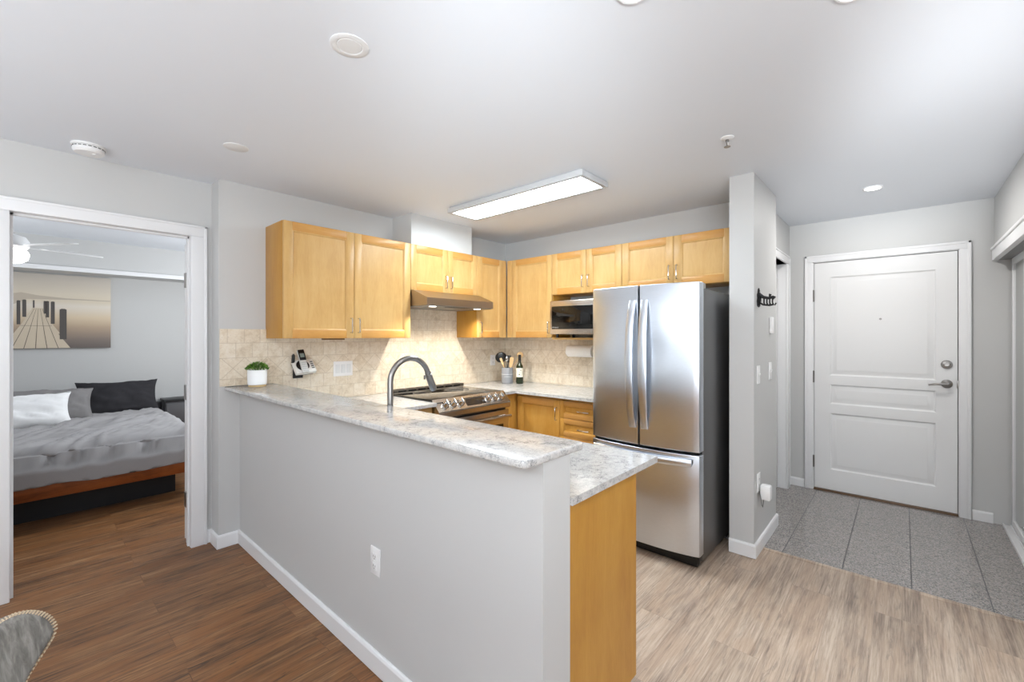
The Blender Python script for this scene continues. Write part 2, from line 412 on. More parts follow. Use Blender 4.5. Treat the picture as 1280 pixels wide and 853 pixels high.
j.box(OX0, 3.57, 0, OX0 + 0.012, 3.60, OZ).box(OX1 - 0.008, 3.57, 0, OX1, 3.60, OZ).box(OX0, 3.57, OZ - 0.012, OX1, 3.60, OZ)
struct(j.build('trim_3', M['trim']), 'white jamb lining of the bedroom doorway')
# the bedroom door, swung right round behind the wall
d1 = D.objects.new('door_1', None); COL.objects.link(d1); d1.location = (OX1 + 0.012, 3.672, 0.01); d1.rotation_euler = (0, 0, math.radians(14)); struct(d1, 'white bedroom door swung open into the bedroom')
MB().box(0.0, 0.0, 0, 0.76, 0.036, 2.03, 0.002).build('door_leaf', M['door'], d1)
hm = MB().box(-0.004, -0.01, 0.98, 0.0, 0.03, 1.07, 0.001)
hng = []
for z in (0.25, 0.975, 1.735):
    b = MB().box(OX1 - 0.010, 3.602, z, OX1 + 0.001, 3.640, z + 0.10, 0.002).cyl((OX1 - 0.006, 3.645, z), (OX1 - 0.006, 3.645, z + 0.10), 0.007, 10)
    o = b.build('hinge', M['nickel'], d1); o.matrix_parent_inverse = (Matrix.Translation(d1.location) @ Matrix.Rotation(math.radians(14), 4, 'Z')).inverted()
MB().cyl((0.69, -0.06, 0.98), (0.69, 0.0, 0.98), 0.011, 12).tube([(0.69, -0.055, 0.98), (0.64, -0.06, 0.98), (0.58, -0.058, 0.98)], 0.009, 10).build('door_handle', M['nickel'], d1)

# hall door
casing('trim_4', 3.86, 4.685, 2.07, HY, 0.086, label='white casing round the side hall doorway')
b = MB().box(3.84, HY, 0, 3.86, 0.93, 2.09).box(4.685, HY, 0, 4.705, 0.93, 2.09).box(3.86, HY, 2.07, 4.685, 0.93, 2.09)
struct(b.build('trim_5', M['trim']), 'white jamb lining of the side hall doorway')
d = struct(MB().box(3.862, 0.87, 0.012, 4.683, 0.905, 2.068, 0.002).build('door_2', M['door']), 'white side hall door set back in its frame')
MB().cyl((3.935, 0.87, 1.0), (3.935, 0.82, 1.0), 0.012, 12).lathe([(0.001, 0.075), (0.022, 0.07), (0.026, 0.055), (0.012, 0.04)], (3.935, 0.87, 1.0), 18, axis='y-').build('door_knob', M['nickel'], d)

# entry door: local frame facing -x, local x runs towards world -y
def rotx(o): o.rotation_euler = (0, 0, -PI / 2)
de = D.objects.new('door_3', None); COL.objects.link(de); de.location = (EX, 0.615, 0.0); rotx(de); struct(de, 'white entry door with three moulded panels, deadbolt and lever')
W = 0.935
PAN = [(0.118, 0.812, 0.198, 0.713), (0.118, 0.812, 0.792, 0.972), (0.118, 0.812, 1.05, 1.942)]
leaf = MB().box(0.004, 0.026, 0.018, W - 0.004, 0.055, 2.074)
xsd = [0.004, 0.118, 0.812, W - 0.004]; zsd = [0.018, 0.198, 0.713, 0.792, 0.972, 1.05, 1.942, 2.074]
for i_ in range(3):
    for k_ in range(7):
        if i_ == 1 and k_ in (1, 3, 5): continue
        leaf.add([(xsd[i_], 0.012, zsd[k_]), (xsd[i_ + 1], 0.012, zsd[k_]), (xsd[i_ + 1], 0.012, zsd[k_ + 1]), (xsd[i_], 0.012, zsd[k_ + 1])], [(0, 1, 2, 3)])
leaf.add([(0.004, 0.012, 0.018), (W - 0.004, 0.012, 0.018), (W - 0.004, 0.012, 2.074), (0.004, 0.012, 2.074), (0.004, 0.03, 0.018), (W - 0.004, 0.03, 0.018), (W - 0.004, 0.03, 2.074), (0.004, 0.03, 2.074)], [(0, 1, 5, 4), (1, 2, 6, 5), (2, 3, 7, 6), (3, 0, 4, 7)])
def panel_ring(b, x0, x1, z0, z1):
    yf = 0.012
    prof = [(0.0, 0.0), (0.003, 0.001), (0.010, 0.009), (0.016, 0.011), (0.024, 0.010), (0.048, 0.001), (0.054, 0.0005)]
    rings = []
    for (o, dy) in prof:
        rings.append([(x0 + o, yf + dy, z0 + o), (x1 - o, yf + dy, z0 + o), (x1 - o, yf + dy, z1 - o), (x0 + o, yf + dy, z1 - o)])
    b.grid(rings, closed=True)
    b.add(rings[-1], [(0, 1, 2, 3)])
for p in PAN: panel_ring(leaf, *p)
leaf.build('door_leaf', M['door'], de, angle=25, weld=True)
b = MB()
for z in (0.21, 0.985, 1.725):
    bb = MB().box(-0.006, -0.006, z, 0.006, 0.012, z + 0.10, 0.002).cyl((0.0, -0.008, z - 0.004), (0.0, -0.008, z + 0.104), 0.007, 10)
    bb.build('hinge', M['nickel'], de)
MB().lathe([(0.034, 0.0), (0.034, 0.006), (0.026, 0.016), (0.016, 0.018), (0.014, 0.026), (0.001, 0.026)], (0.871, 0.012, 1.182), 28, axis='y-').build('deadbolt', M['nickel'], de)
lv = MB().lathe([(0.034, 0.0), (0.034, 0.008), (0.024, 0.012), (0.013, 0.016), (0.012, 0.05), (0.001, 0.052)], (0.871, 0.012, 1.03), 28, axis='y-')
lv.tube([(0.873, -0.036, 1.03), (0.84, -0.040, 1.030), (0.80, -0.042, 1.027), (0.765, -0.036, 1.018)], [0.010, 0.0095, 0.008, 0.006], 12)
lv.build('lever_handle', M['nickel'], de)
MB().lathe([(0.009, 0.0), (0.009, 0.004), (0.005, 0.004), (0.004, 0.002), (0.0005, 0.002)], (0.470, 0.012, 1.552), 18, axis='y-').build('peephole', M['nickel'], de)
MB().box(W - 0.008, 0.005, 1.0, W + 0.002, 0.013, 1.06, 0.001).build('strike_plate', M['nickel'], de)
MB().box(0.0, -0.012, 0.0, W, 0.06, 0.016, 0.003).build('threshold', mat('threshold_bronze', '#6d5643', 0.4, 0.4), de)
MB().box(0.0, 0.060, 0.016, W, 0.075, 2.08).build('gap_shade', M['dark'], de)  # black sheet behind the leaf, stands in for shade in the door gaps
b = MB()
yw = 0.0
for (a0, a1) in ((-0.068, -0.006), (W + 0.004, W + 0.070)):
    b.box(a0, -0.016, 0.0, a1, 0.0, 2.082, 0.004)
    b.box(a0 if a0 < 0 else a1 - 0.02, -0.022, 0.0, a0 + 0.02 if a0 < 0 else a1, 0.0, 2.142, 0.004)
b.box(-0.068, -0.016, 2.082, W + 0.070, 0.0, 2.142, 0.004).box(-0.068, -0.022, 2.122, W + 0.070, 0.0, 2.142, 0.004)
b.box(-0.008, 0.0, 0, 0.001, 0.062, 2.086).box(W + 0.001, 0.0, 0, W + 0.014, 0.062, 2.086).box(-0.008, 0, 2.078, W + 0.014, 0.062, 2.088)
o = b.build('trim_6', M['trim']); o.location = de.location; rotx(o); struct(o, 'white casing round the entry door')

# baseboards
def skirting(name, path, h=0.09, t=0.014, label=None):
    """mitred baseboard along a path of (x, y) points on the wall face; the room lies to the right of the walking direction"""
    P = [Vector((x, y)) for x, y in path]; n = len(P)
    nr = []
    for i in range(n - 1):
        d = (P[i + 1] - P[i]).normalized(); nr.append(Vector((d.y, -d.x)))
    pr = [(0.0005, 0.003), (t, 0.003), (t, h - 0.012), (t - 0.004, h - 0.003), (t - 0.008, h), (0.0005, h)]
    rows = []
    for i in range(n):
        if i == 0: m_ = nr[0]
        elif i == n - 1: m_ = nr[-1]
        else: m_ = (nr[i - 1] + nr[i]); m_ = m_ / m_.dot(nr[i])
        rows.append([(P[i].x + m_.x * u, P[i].y + m_.y * u, z) for u, z in pr])
    b = MB().grid(rows, closed=True); b.add(rows[0], [(0, 1, 2, 3, 4, 5)]); b.add(rows[-1], [(5, 4, 3, 2, 1, 0)])
    return struct(b.build(name, M['trim'], angle=20, weld=True), label)
skirting('baseboard_half', [(0.844, DY), (0.872, DY), (0.872, 3.375), (0.995, 3.375), (0.995, 0.768)], label='white baseboard round the wall corner and along the half wall')
skirting('baseboard_pillar', [(3.09, 0.85), (3.09, 0.705), (3.735, 0.705), (3.735, 0.80)], label='white baseboard round the foot of the pillar wall')
skirting('baseboard_entry', [(EX, 0.80), (EX, 0.687)], 0.078, label='short white baseboard left of the entry door')
skirting('baseboard_closet', [(EX, -0.394), (EX, -0.503)], 0.078, label='short white baseboard right of the entry door')
skirting('baseboard_bedroom', [(-2.0, BY), (2.42, BY), (2.42, 3.64)], label='white baseboard in the bedroom')
skirting('baseboard_left', [(-2.6, DY), (OX0 - 0.092, DY)], label='white baseboard left of the bedroom doorway')
# closet: header trim, track, mirrored sliding doors
b = MB().box(3.0, -0.52, 1.962, EX - 0.10, -0.487, 2.04, 0.003).box(3.0, -0.52, 2.035, EX - 0.10, -0.478, 2.056, 0.004)
struct(b.build('trim_7', M['trim']), 'white header trim over the closet doors')
struct(MB().box(3.0, -0.66, 1.975, EX, -0.50, 2.05).build('trim_8', mat('closet_track_grey', '#8d8d8d', 0.5)), 'grey top track of the closet doors')
b = MB().box(3.0, -0.64, 0.0, EX - 0.01, -0.548, 0.010, 0.002)
for y in (-0.553, -0.590, -0.632): b.box(3.0, y - 0.004, 0.008, EX - 0.01, y + 0.004, 0.020, 0.001)
struct(b.build('trim_9', M['trim']), 'white floor track of the closet doors')
M['mirror'] = mat('mirror_glass', '#d6d9d8', 0.02, 1.0)
def slide(name, x0, x1, y, label):
    o = D.objects.new(name, None); COL.objects.link(o); o.location = (x0, y, 0.02); struct(o, label)
    L = x1 - x0
    MB().box(0, -0.012, 0, 0.035, 0.012, 1.955, 0.003).box(L - 0.035, -0.012, 0, L, 0.012, 1.955, 0.003).box(0.035, -0.012, 0, L - 0.035, 0.012, 0.05, 0.003).box(0.035, -0.012, 1.91, L - 0.035, 0.012, 1.955, 0.003).build('door_frame', M['trim'], o)
    MB().box(0.03, -0.004, 0.045, L - 0.03, 0.004, 1.915).build('mirror_panel', M['mirror'], o)
slide('door_4', 3.93, 4.835, -0.605, 'rear mirrored sliding closet door, nearest the entry door')
slide('door_5', 3.05, 4.145, -0.570, 'front mirrored sliding closet door at the right edge of the photo')
# backsplash tiles
struct(MB().box(0.876, 3.362, 1.0725, 3.664, 3.376, 1.455).box(1.131, 3.362, 0.911, 3.664, 3.376, 1.0725).box(2.165, 3.362, 1.455, 2.93, 3.376, 1.80).build('trim_10', M['tile']), 'beige travertine backsplash tiles on the range wall')
struct(MB().box(3.652, 1.60, 0.911, 3.666, 3.362, 1.455).build('trim_11', M['tile']), 'beige travertine backsplash tiles on the refrigerator wall')

# ------------------------------------------------------------------ counters
def cells(b, xs, ys, skip, z0, z1, m=0):
    """slab from a grid of cells, cells named in skip are left out"""
    nx, ny = len(xs) - 1, len(ys) - 1
    on = lambda i, j: 0 <= i < nx and 0 <= j < ny and (i, j) not in skip
    for i in range(nx):
        for j in range(ny):
            if not on(i, j): continue
            x0, x1, y0, y1 = xs[i], xs[i + 1], ys[j], ys[j + 1]
            b.add([(x0, y0, z1), (x1, y0, z1), (x1, y1, z1), (x0, y1, z1)], [(0, 1, 2, 3)], m)
            b.add([(x0, y0, z0), (x1, y0, z0), (x1, y1, z0), (x0, y1, z0)], [(3, 2, 1, 0)], m)
            if not on(i - 1, j): b.add([(x0, y0, z0), (x0, y1, z0), (x0, y1, z1), (x0, y0, z1)], [(3, 2, 1, 0)], m)
            if not on(i + 1, j): b.add([(x1, y0, z0), (x1, y1, z0), (x1, y1, z1), (x1, y0, z1)], [(0, 1, 2, 3)], m)
            if not on(i, j - 1): b.add([(x0, y0, z0), (x1, y0, z0), (x1, y0, z1), (x0, y0, z1)], [(0, 1, 2, 3)], m)
            if not on(i, j + 1): b.add([(x0, y1, z0), (x1, y1, z0), (x1, y1, z1), (x0, y1, z1)], [(3, 2, 1, 0)], m)
    return b
def slab(poly, z0, z1, bev):
    bm = bmesh.new()
    f = bm.faces.new([bm.verts.new((x, y, z0)) for x, y in poly])
    r = bmesh.ops.extrude_face_region(bm, geom=[f]); vs = [g for g in r['geom'] if isinstance(g, bmesh.types.BMVert)]
    bmesh.ops.translate(bm, vec=(0, 0, z1 - z0), verts=vs)
    es = [e for e in bm.edges if abs(e.verts[0].co.z - e.verts[1].co.z) < 1e-6]
    bmesh.ops.bevel(bm, geom=es, offset=bev, segments=3, profile=0.5, affect='EDGES')
    return bm
def rounded(x0, y0, x1, y1, r, corners):
    """rectangle outline with chosen corners rounded (0: x0y0, 1: x1y0, 2: x1y1, 3: x0y1)"""
    out = []
    for k, (cx, cy, sx, sy, a0) in enumerate(((x0, y0, 1, 1, PI), (x1, y0, -1, 1, 1.5 * PI), (x1, y1, -1, -1, 0), (x0, y1, 1, -1, 0.5 * PI))):
        if k in corners:
            for q in range(6):
                a = a0 + q / 5 * PI / 2
                out.append((cx + sx * r + r * math.cos(a), cy + sy * r + r * math.sin(a)))
        else: out.append((cx, cy))
    return out
bar = thing('bar_counter', 'raised grey quartz bar counter with plant, running along the half wall', 'countertop', (0.905, 0.762, 1.046))
MB().addbm(slab(rounded(0.0, 0.0, 0.300, 2.612, 0.018, (0, 1)), 0.0, 0.024, 0.006)).build('slab', M['stone'], bar, angle=50)
MB().box(0.078, 0.062, -0.026, 0.0895, 0.078, -0.0005, 0.001).build('bracket', M['white_p'], bar)

pc = thing('countertop', 'lower grey quartz worktop behind the bar, with the sink faucet', 'countertop', (1.132, 0.760, 0.885))
xs = [0, 0.13, 0.41, 0.625, 0.920, 1.716]; ys = [0, 0.62, 1.36, 1.815, 2.476, 2.598]
cells(MB(), xs, ys, {(1, 1), (3, 0), (3, 1), (3, 2), (4, 0), (4, 1), (4, 2), (4, 3)}, 0.0, 0.025).build('slab', M['stone'], pc, weld=True)
sk = thing('sink', 'stainless steel undermount sink basin behind the bar', 'sink', (1.257, 1.375, 0.70))
b = MB()
o_ = [(0.0, 0.0), (0.29, 0.0), (0.29, 0.754), (0.0, 0.754)]
rings = [[(x, y, 0.184) for x, y in o_], [(x * 0.97 + 0.005, y * 0.98 + 0.007, 0.02) for x, y in o_], [(x * 0.85 + 0.026, y * 0.93 + 0.026, 0.0) for x, y in o_]]
b.grid(rings, closed=True); b.add(rings[-1], [(0, 1, 2, 3)]); b.build('basin', M['steel'], sk)
MB().cyl((0.145, 0.37, 0.0), (0.145, 0.37, 0.006), 0.04, 20).build('drain', M['nickel'], sk)

cb = thing('countertop', 'grey quartz worktop in the corner under the microwave, with crock and bottle', 'countertop', (2.85, 1.69, 0.885))
cells(MB(), [0, 0.150, 0.803], [0, 0.94, 1.670], {(0, 0)}, 0.0, 0.025).build('slab', M['stone'], cb, weld=True)

# ------------------------------------------------------------------ cabinets
def pull(parent, x, z, y=-0.0, h=0.105, vertical=True, name='handle'):
    """thin wire pull standing on a door front at y"""
    d = 0.028; r = 0.0045
    if vertical: pts = [(x, y, z - h / 2), (x, y - d * 0.8, z - h / 2), (x, y - d, z - h / 2 + 0.008), (x, y - d, z + h / 2 - 0.008), (x, y - d * 0.8, z + h / 2), (x, y, z + h / 2)]
    else: pts = [(x - h / 2, y, z), (x - h / 2, y - d * 0.8, z), (x - h / 2 + 0.008, y - d, z), (x + h / 2 - 0.008, y - d, z), (x + h / 2, y - d * 0.8, z), (x + h / 2, y, z)]
    return MB().tube(pts, r, 8).build(name, M['chrome'], parent)
def shaker(parent, x0, x1, z0, z1, y=0.0, name='door', th=0.02, st=0.058, flat=False, mats=None):
    b = MB(); g = 0.0015
    x0 += g; x1 -= g; z0 += g; z1 -= g
    b.box(x0, y, z0, x0 + st, y + th, z1, 0.0018, 0); b.box(x1 - st, y, z0, x1, y + th, z1, 0.0018, 0)
    b.box(x0 + st, y + 0.0004, z0, x1 - st, y + th, z0 + st, 0.0014, 1); b.box(x0 + st, y + 0.0004, z1 - st, x1 - st, y + th, z1, 0.0014, 1)
    # bevelled inner lip and panel
    a = [(x0 + st, z0 + st), (x1 - st, z0 + st), (x1 - st, z1 - st), (x0 + st, z1 - st)]
    def ring(o, dy): return [(p[0] + (o if i in (0, 3) else -o), y + dy, p[1] + (o if i < 2 else -o)) for i, p in enumerate(a)]
    b.grid([ring(0, 0.002), ring(0.006, 0.004), ring(0.010, 0.010)], m=0, closed=True)
    b.add(ring(0.010, 0.010), [(0, 1, 2, 3)], 0)
    return b.build(name, mats or [M['mv'], M['mh']], parent, angle=25)
def carcass(parent, w, h, d, y0=0.021, z0=0.0, mats=None, toe=0.0):
    b = MB().box(0, y0, z0 + toe, w, d, h, 0.001)
    if toe: b.box(0, y0 + 0.06, z0, w, d, z0 + toe)
    return b.build('body', mats or M['mend_dim'], parent)

def cabinet(name, label, loc, rz, w, h, d, doors, group=None, toe=0.0):
    """loc is the left front bottom corner; doors: (x0, x1, z0, z1, handle x side, handle z)"""
    t = thing(name, label, 'cabinet', loc, rz, group)
    carcass(t, w, h, d, toe=toe)
    for (x0, x1, z0, z1, side, hz) in doors:
        o = shaker(t, x0, x1, z0, z1)
        if side: pull(o, x0 + 0.030 if side == 'L' else x1 - 0.030, hz)
    return t
UZ0, UZ1 = 1.391, 2.180; UH = UZ1 - UZ0; OH = UZ1 - 1.793
YA = 3.06
RB = -PI / 2
GU = 'maple wall cabinets'
c1 = cabinet('wall_cabinet', 'wide two-door maple wall cabinet left of the range hood, above the phone', (1.157, YA, UZ0), 0, 1.005, UH, 0.313,
             [(0.0, 0.504, 0, UH, 'R', 0.095), (0.504, 1.005, 0, UH, 'L', 0.095)], GU)
MB().box(0.30, 0.06, -0.012, 0.46, 0.10, -0.001, 0.002).build('light_strip', mat('under_light_brown', '#7b5a3c', 0.4), c1)
cabinet('wall_cabinet', 'short two-door maple wall cabinet directly above the range hood', (2.163, YA, 1.793), 0, 0.768, OH, 0.313,
        [(0.0, 0.402, 0, OH, 'R', 0.095), (0.402, 0.768, 0, OH, 'L', 0.095)], GU)
c3 = cabinet('wall_cabinet', 'narrow single-door maple wall cabinet right of the range hood', (2.932, YA, UZ0), 0, 0.40, UH, 0.313,
             [(0.002, 0.365, 0, UH, 'L', 0.095)], GU)
MB().box(0.366, 0.002, 0.0, 0.411, 0.0205, UH, 0.001).build('filler', M['mv'], c3)
XB = 3.345
c4 = cabinet('wall_cabinet', 'tall single-door maple wall cabinet between the corner and the microwave', (XB, 3.058, UZ0), RB, 0.578, UH, 0.316,
             [(0.066, 0.577, 0, UH, 'R', 0.095)], GU)
MB().box(0.005, 0.002, 0.0, 0.065, 0.0205, UH, 0.001).build('filler', M['mv'], c4)
c5 = cabinet('wall_cabinet', 'short two-door maple wall cabinet above the microwave, with its open shelf', (XB, 2.479, 1.793), RB, 0.722, OH, 0.316,
             [(0.0, 0.376, 0, OH, 'R', 0.105), (0.376, 0.722, 0, OH, 'L', 0.105)], GU)
MB().box(0.0, 0.004, -0.420, 0.722, 0.31, -0.402, 0.002).build('shelf', M['mv'], c5)
MB().box(0.704, 0.004, -0.402, 0.722, 0.31, -0.0015, 0.001).build('side_panel', M['mv'], c5)
cabinet('wall_cabinet', 'short two-door maple wall cabinet above the refrigerator', (XB, 1.756, 1.793), RB, 0.898, OH, 0.316,
        [(0.0, 0.437, 0, OH, 'R', 0.105), (0.437, 0.86, 0, OH, 'L', 0.105)], GU)

# base cabinets
GB = 'maple base cabinets'
BH = 0.884
pen = thing('base_cabinet', 'maple base cabinet with plain end panel, at the end of the half wall', 'cabinet', (1.133, 0.771, 0.0), 0, GB)
MB().prism([(0, 0.0), (0.40, 0.0), (0.40, 0.1), (0.452, 0.1), (0.452, BH), (0, BH)], 'y', 0.0, 0.018).build('end_panel', M['mend_dim'], pen)
MB().box(0.0, 0.019, 0.1, 0.430, 0.60, BH, 0.001).box(0.0, 0.019, 0, 0.40, 2.57, 0.1).box(0.0, 0.60, 0.1, 0.43, 1.36, 0.69).box(0, 1.36, 0.1, 0.43, 2.57, BH).build('body', M['mend_dim'], pen)
dh = D.objects.new('door_set', None)
for k in range(4):
    y0 = 0.02 + k * 0.44
    b = MB().box(0.431, y0 + 0.002, 0.11, 0.451, y0 + 0.438, BH - 0.01, 0.002)
    dd = b.build('door', M['mv'], pen)
    MB().tube([(0.451, y0 + 0.38, 0.70), (0.478, y0 + 0.38, 0.70), (0.478, y0 + 0.38, 0.80), (0.451, y0 + 0.38, 0.80)], 0.0045, 8).build('handle', M['chrome'], dd)
D.objects.remove(dh)
sb = thing('base_cabinet', 'sliver of maple base cabinet showing left of the range', 'cabinet', (1.588, 2.625, 0.0), 0, GB)
carcass(sb, 0.460, BH, 0.74, toe=0.1)
MB().box(0.19, 0.0, 0.11, 0.458, 0.020, BH - 0.008, 0.002).build('door', M['mv'], sb)
bc = thing('base_cabinet', 'maple corner base cabinet with one shaker door, right of the range', 'cabinet', (3.042, 2.665, 0.0), RB, GB)
MB().box(0.0, 0.021, 0.1, 0.488, 0.60, BH, 0.001).box(0.0, 0.08, 0.0, 0.488, 0.60, 0.1).box(-0.69, 0.021, 0.1, 0.0, 0.60, BH, 0.001).box(-0.02, -0.19, 0.1, -0.001, 0.021, BH, 0.001).build('body', M['mbase_dim'], bc)
o = shaker(bc, 0.014, 0.490, 0.11, 0.862, mats=[M['mbase_dim'], M['mh']]); pull(o, 0.462, 0.745)
dr = thing('base_cabinet', 'maple drawer base cabinet between corner cabinet and refrigerator', 'cabinet', (3.042, 2.174, 0.0), RB, GB)
carcass(dr, 0.480, BH, 0.60, toe=0.1)
for (z0, z1) in ((0.715, 0.862), (0.562, 0.715), (0.335, 0.562), (0.11, 0.335)):
    o = shaker(dr, 0.0, 0.480, z0, z1, name='drawer', st=0.040, mats=[M['mbase_dim'], M['mh']]); pull(o, 0.24, (z0 + z1) / 2, vertical=False)

# ------------------------------------------------------------------ appliances
def xf(b, mtx):
    b.v = [tuple(mtx @ Vector(p)) for p in b.v]; return b

# refrigerator: local x runs to world -y, local y is depth
fr = thing('refrigerator', 'stainless steel french-door refrigerator with bottom freezer drawer', 'refrigerator', (2.652, 1.640, 0.0), RB)
FW = 0.735; FS = 0.369
def fy(x): return 0.042 * abs((x - FW / 2) / (FW / 2)) ** 2.4
def front_poly(x0, x1, back=0.108, rl=False, rr=False):
    n = 18; pts = []
    for i in range(n + 1):
        x = x0 + (x1 - x0) * i / n; y = fy(x); pts.append((x, y))
    if rr: pts[-1] = (x1 - 0.004, fy(x1) + 0.002); pts.append((x1, fy(x1) + 0.012))
    if rl: pts[0] = (x0 + 0.004, fy(x0) + 0.002); pts.insert(0, (x0, fy(x0) + 0.012))
    return pts + [(x1, back), (x0, back)]
MB().box(0.006, 0.113, 0.03, FW - 0.006, 0.80, 1.700, 0.006).build('body', M['steel_d'], fr)
MB().box(0.02, 0.062, 0.012, FW - 0.02, 0.113, 0.085, 0.003).build('toe_grille', M['black'], fr)
for (x, y) in ((0.07, 0.14), (FW - 0.07, 0.14), (0.07, 0.72), (FW - 0.07, 0.72)): MB().cyl((x, y, 0.0), (x, y, 0.0305), 0.022, 16).build('foot', M['black'], fr)
MB().box(0.01, 0.104, 0.10, FW - 0.01, 0.1135, 1.69).box(FS - 0.0065, 0.03, 0.71, FS + 0.0065, 0.104, 1.73).box(0.012, 0.06, 0.691, FW - 0.012, 0.104, 0.707).build('gasket_seam_shade', M['dark'], fr)  # gasket plus black strips that stand in for shade in the door seams
dl = MB().addbm(slab(front_poly(0.0, FS - 0.007, rl=True), 0.708, 1.735, 0.004)).build('door', M['steel'], fr)
dr_ = MB().addbm(slab(front_poly(FS + 0.007, FW, rr=True), 0.708, 1.735, 0.004)).build('door', M['steel'], fr)
fz = MB().addbm(slab(front_poly(0.0, FW, rl=True, rr=True), 0.082, 0.690, 0.004)).build('freezer_drawer', M['steel'], fr)
for (dd, hx, sg) in ((dl, FS - 0.041, -1), (dr_, FS + 0.041, 1)):
    n = 14; rows = []
    for i in range(n + 1):
        t = i / n; z = 0.815 + t * 0.825; bow = 4 * t * (1 - t); y = -0.014 - 0.050 * bow ** 0.8; hw = 0.0215 + 0.004 * bow; th_ = 0.017
        cx = hx + sg * 0.004 * bow
        rows.append([(cx - hw, y + th_, z), (cx - hw, y + 0.005, z), (cx - hw * 0.6, y, z), (cx + hw * 0.6, y, z), (cx + hw, y + 0.005, z), (cx + hw, y + th_, z)])
    b = MB().grid(rows, closed=True); b.add(rows[0], [(0, 1, 2, 3, 4, 5)]); b.add(rows[-1], [(5, 4, 3, 2, 1, 0)])
    b.box(hx - 0.016, -0.004, 0.815, hx + 0.016, fy(hx) + 0.004, 0.850, 0.003); b.box(hx - 0.016, -0.004, 1.605, hx + 0.016, fy(hx) + 0.004, 1.640, 0.003)
    b.build('handle', M['steel'], dd, angle=50)
rows = []
for i in range(21):
    t = i / 20; x = 0.035 + t * (FW - 0.07); bow = 4 * t * (1 - t); y = fy(x) - 0.038 - 0.012 * bow
    rows.append([(x, y + 0.034, 0.668), (x, y + 0.006, 0.668), (x, y, 0.660), (x, y, 0.634), (x, y + 0.006, 0.626), (x, y + 0.034, 0.640)])
b = MB().grid(rows, closed=True); b.add(rows[0], [(0, 1, 2, 3, 4, 5)]); b.add(rows[-1], [(5, 4, 3, 2, 1, 0)])
b.box(0.035, fy(0.05) - 0.02, 0.640, 0.070, fy(0.05) + 0.006, 0.668, 0.002).box(FW - 0.070, fy(0.05) - 0.02, 0.640, FW - 0.035, fy(0.05) + 0.006, 0.668, 0.002)
b.build('handle', M['steel'], fz, angle=50)
M['hinge_cover'] = mat('hinge_cover_grey', '#a9adab', 0.45)
MB().box(0.015, 0.112, 1.7005, 0.10, 0.20, 1.738, 0.006).build('hinge_cover', M['hinge_cover'], fr)
MB().box(FW - 0.10, 0.112, 1.7005, FW - 0.015, 0.20, 1.738, 0.006).build('hinge_cover', M['hinge_cover'], fr)
def wording(txt, size, m, parent, loc, rot, name='badge', extrude=0.0008, shear=0.0):
    c = D.curves.new(name, 'FONT'); c.body = txt; c.size = size; c.extrude = extrude; c.align_x = 'CENTER'; c.align_y = 'CENTER'; c.shear = shear
    tmp = D.objects.new(name, c); COL.objects.link(tmp)
    dg = bpy.context.evaluated_depsgraph_get(); dg.update()
    me = D.meshes.new_from_object(tmp.evaluated_get(dg)); D.objects.remove(tmp)
    o = D.objects.new(name, me); COL.objects.link(o); me.materials.clear(); me.materials.append(m); o.parent = parent
    o.location = loc; o.rotation_euler = rot; return o
M['badge'] = mat('badge_silver', '#e6e6e4', 0.25, 0.6)
wording('Whirlpool', 0.022, M['badge'], dr_, (0.655, fy(0.655) - 0.0005, 1.682), (PI / 2, 0, math.radians(8)), shear=0.3)

# microwave
mw = thing('microwave', 'stainless countertop microwave on the open maple shelf', 'microwave', (3.285, 2.458, 1.392), RB)
MB().box(0.0, 0.022, 0.030, 0.58, 0.360, 0.338, 0.004).build('body', M['steel_w'], mw)
MB().box(0.0, 0.0, 0.030, 0.470, 0.021, 0.338, 0.005).build('door', M['steel_w'], mw)
g = MB().box(0.022, -0.003, 0.078, 0.462, 0.004, 0.288, 0.003).build('door_glass', M['glass_b'], mw)
wording('Whirlpool', 0.017, M['badge'], g, (0.064, -0.0035, 0.094), (PI / 2, 0, 0))
cp = MB().box(0.472, 0.0, 0.030, 0.58, 0.021, 0.338, 0.004).build('control_panel', M['black'], mw)
for r in range(4):
    for c in range(3): MB().box(0.486 + c * 0.03, -0.002, 0.07 + r * 0.04, 0.508 + c * 0.03, 0.001, 0.095 + r * 0.04, 0.001).build('button', M['off_p'], cp)
MB().box(0.484, -0.002, 0.265, 0.570, 0.001, 0.31, 0.001).build('display', M['glass_b'], cp)
for x in (0.05, 0.53):
    for y in (0.05, 0.32): MB().cyl((x, y, 0.0), (x, y, 0.031), 0.014, 14).build('foot', M['black'], mw)

# range (slide-in), front towards -y
RX, RY = 2.057, 2.555
rg = thing('range', 'stainless slide-in electric range with six front knobs, under the hood', 'range', (RX, RY, 0.0))
RW = 0.785
MB().box(0.004, 0.055, 0.05, RW - 0.004, 0.672, 0.905, 0.002).box(0.03, 0.09, 0.0, RW - 0.03, 0.64, 0.05).build('body', mat('range_side_grey', '#4a4644', 0.4, 0.6), rg)
MB().box(0.0, 0.082, 0.9055, RW, 0.605, 0.926, 0.003).build('cooktop', mat('cooktop_glass', '#15120f', 0.06, spec=0.9), rg)
M['burner'] = mat('burner_mark_grey', '#77716a', 0.4)
for (x, y, r) in ((0.20, 0.23, 0.11), (0.58, 0.23, 0.09), (0.20, 0.47, 0.08), (0.58, 0.47, 0.11)):
    bn = MB()
    for rr in (r, r * 0.93):
        bn.tube([(x + rr * math.cos(q * PI / 24), y + rr * math.sin(q * PI / 24), 0.9262) for q in range(49)], 0.0008, 4, cap=False)
    bn.build('burner', M['burner'], rg)
vt = MB().box(0.0, 0.600, 0.9265, RW, 0.675, 0.955, 0.006)
vt.build('vent_trim', mat('vent_trim_metal', '#5f5850', 0.35, 0.8), rg)
sl = MB()
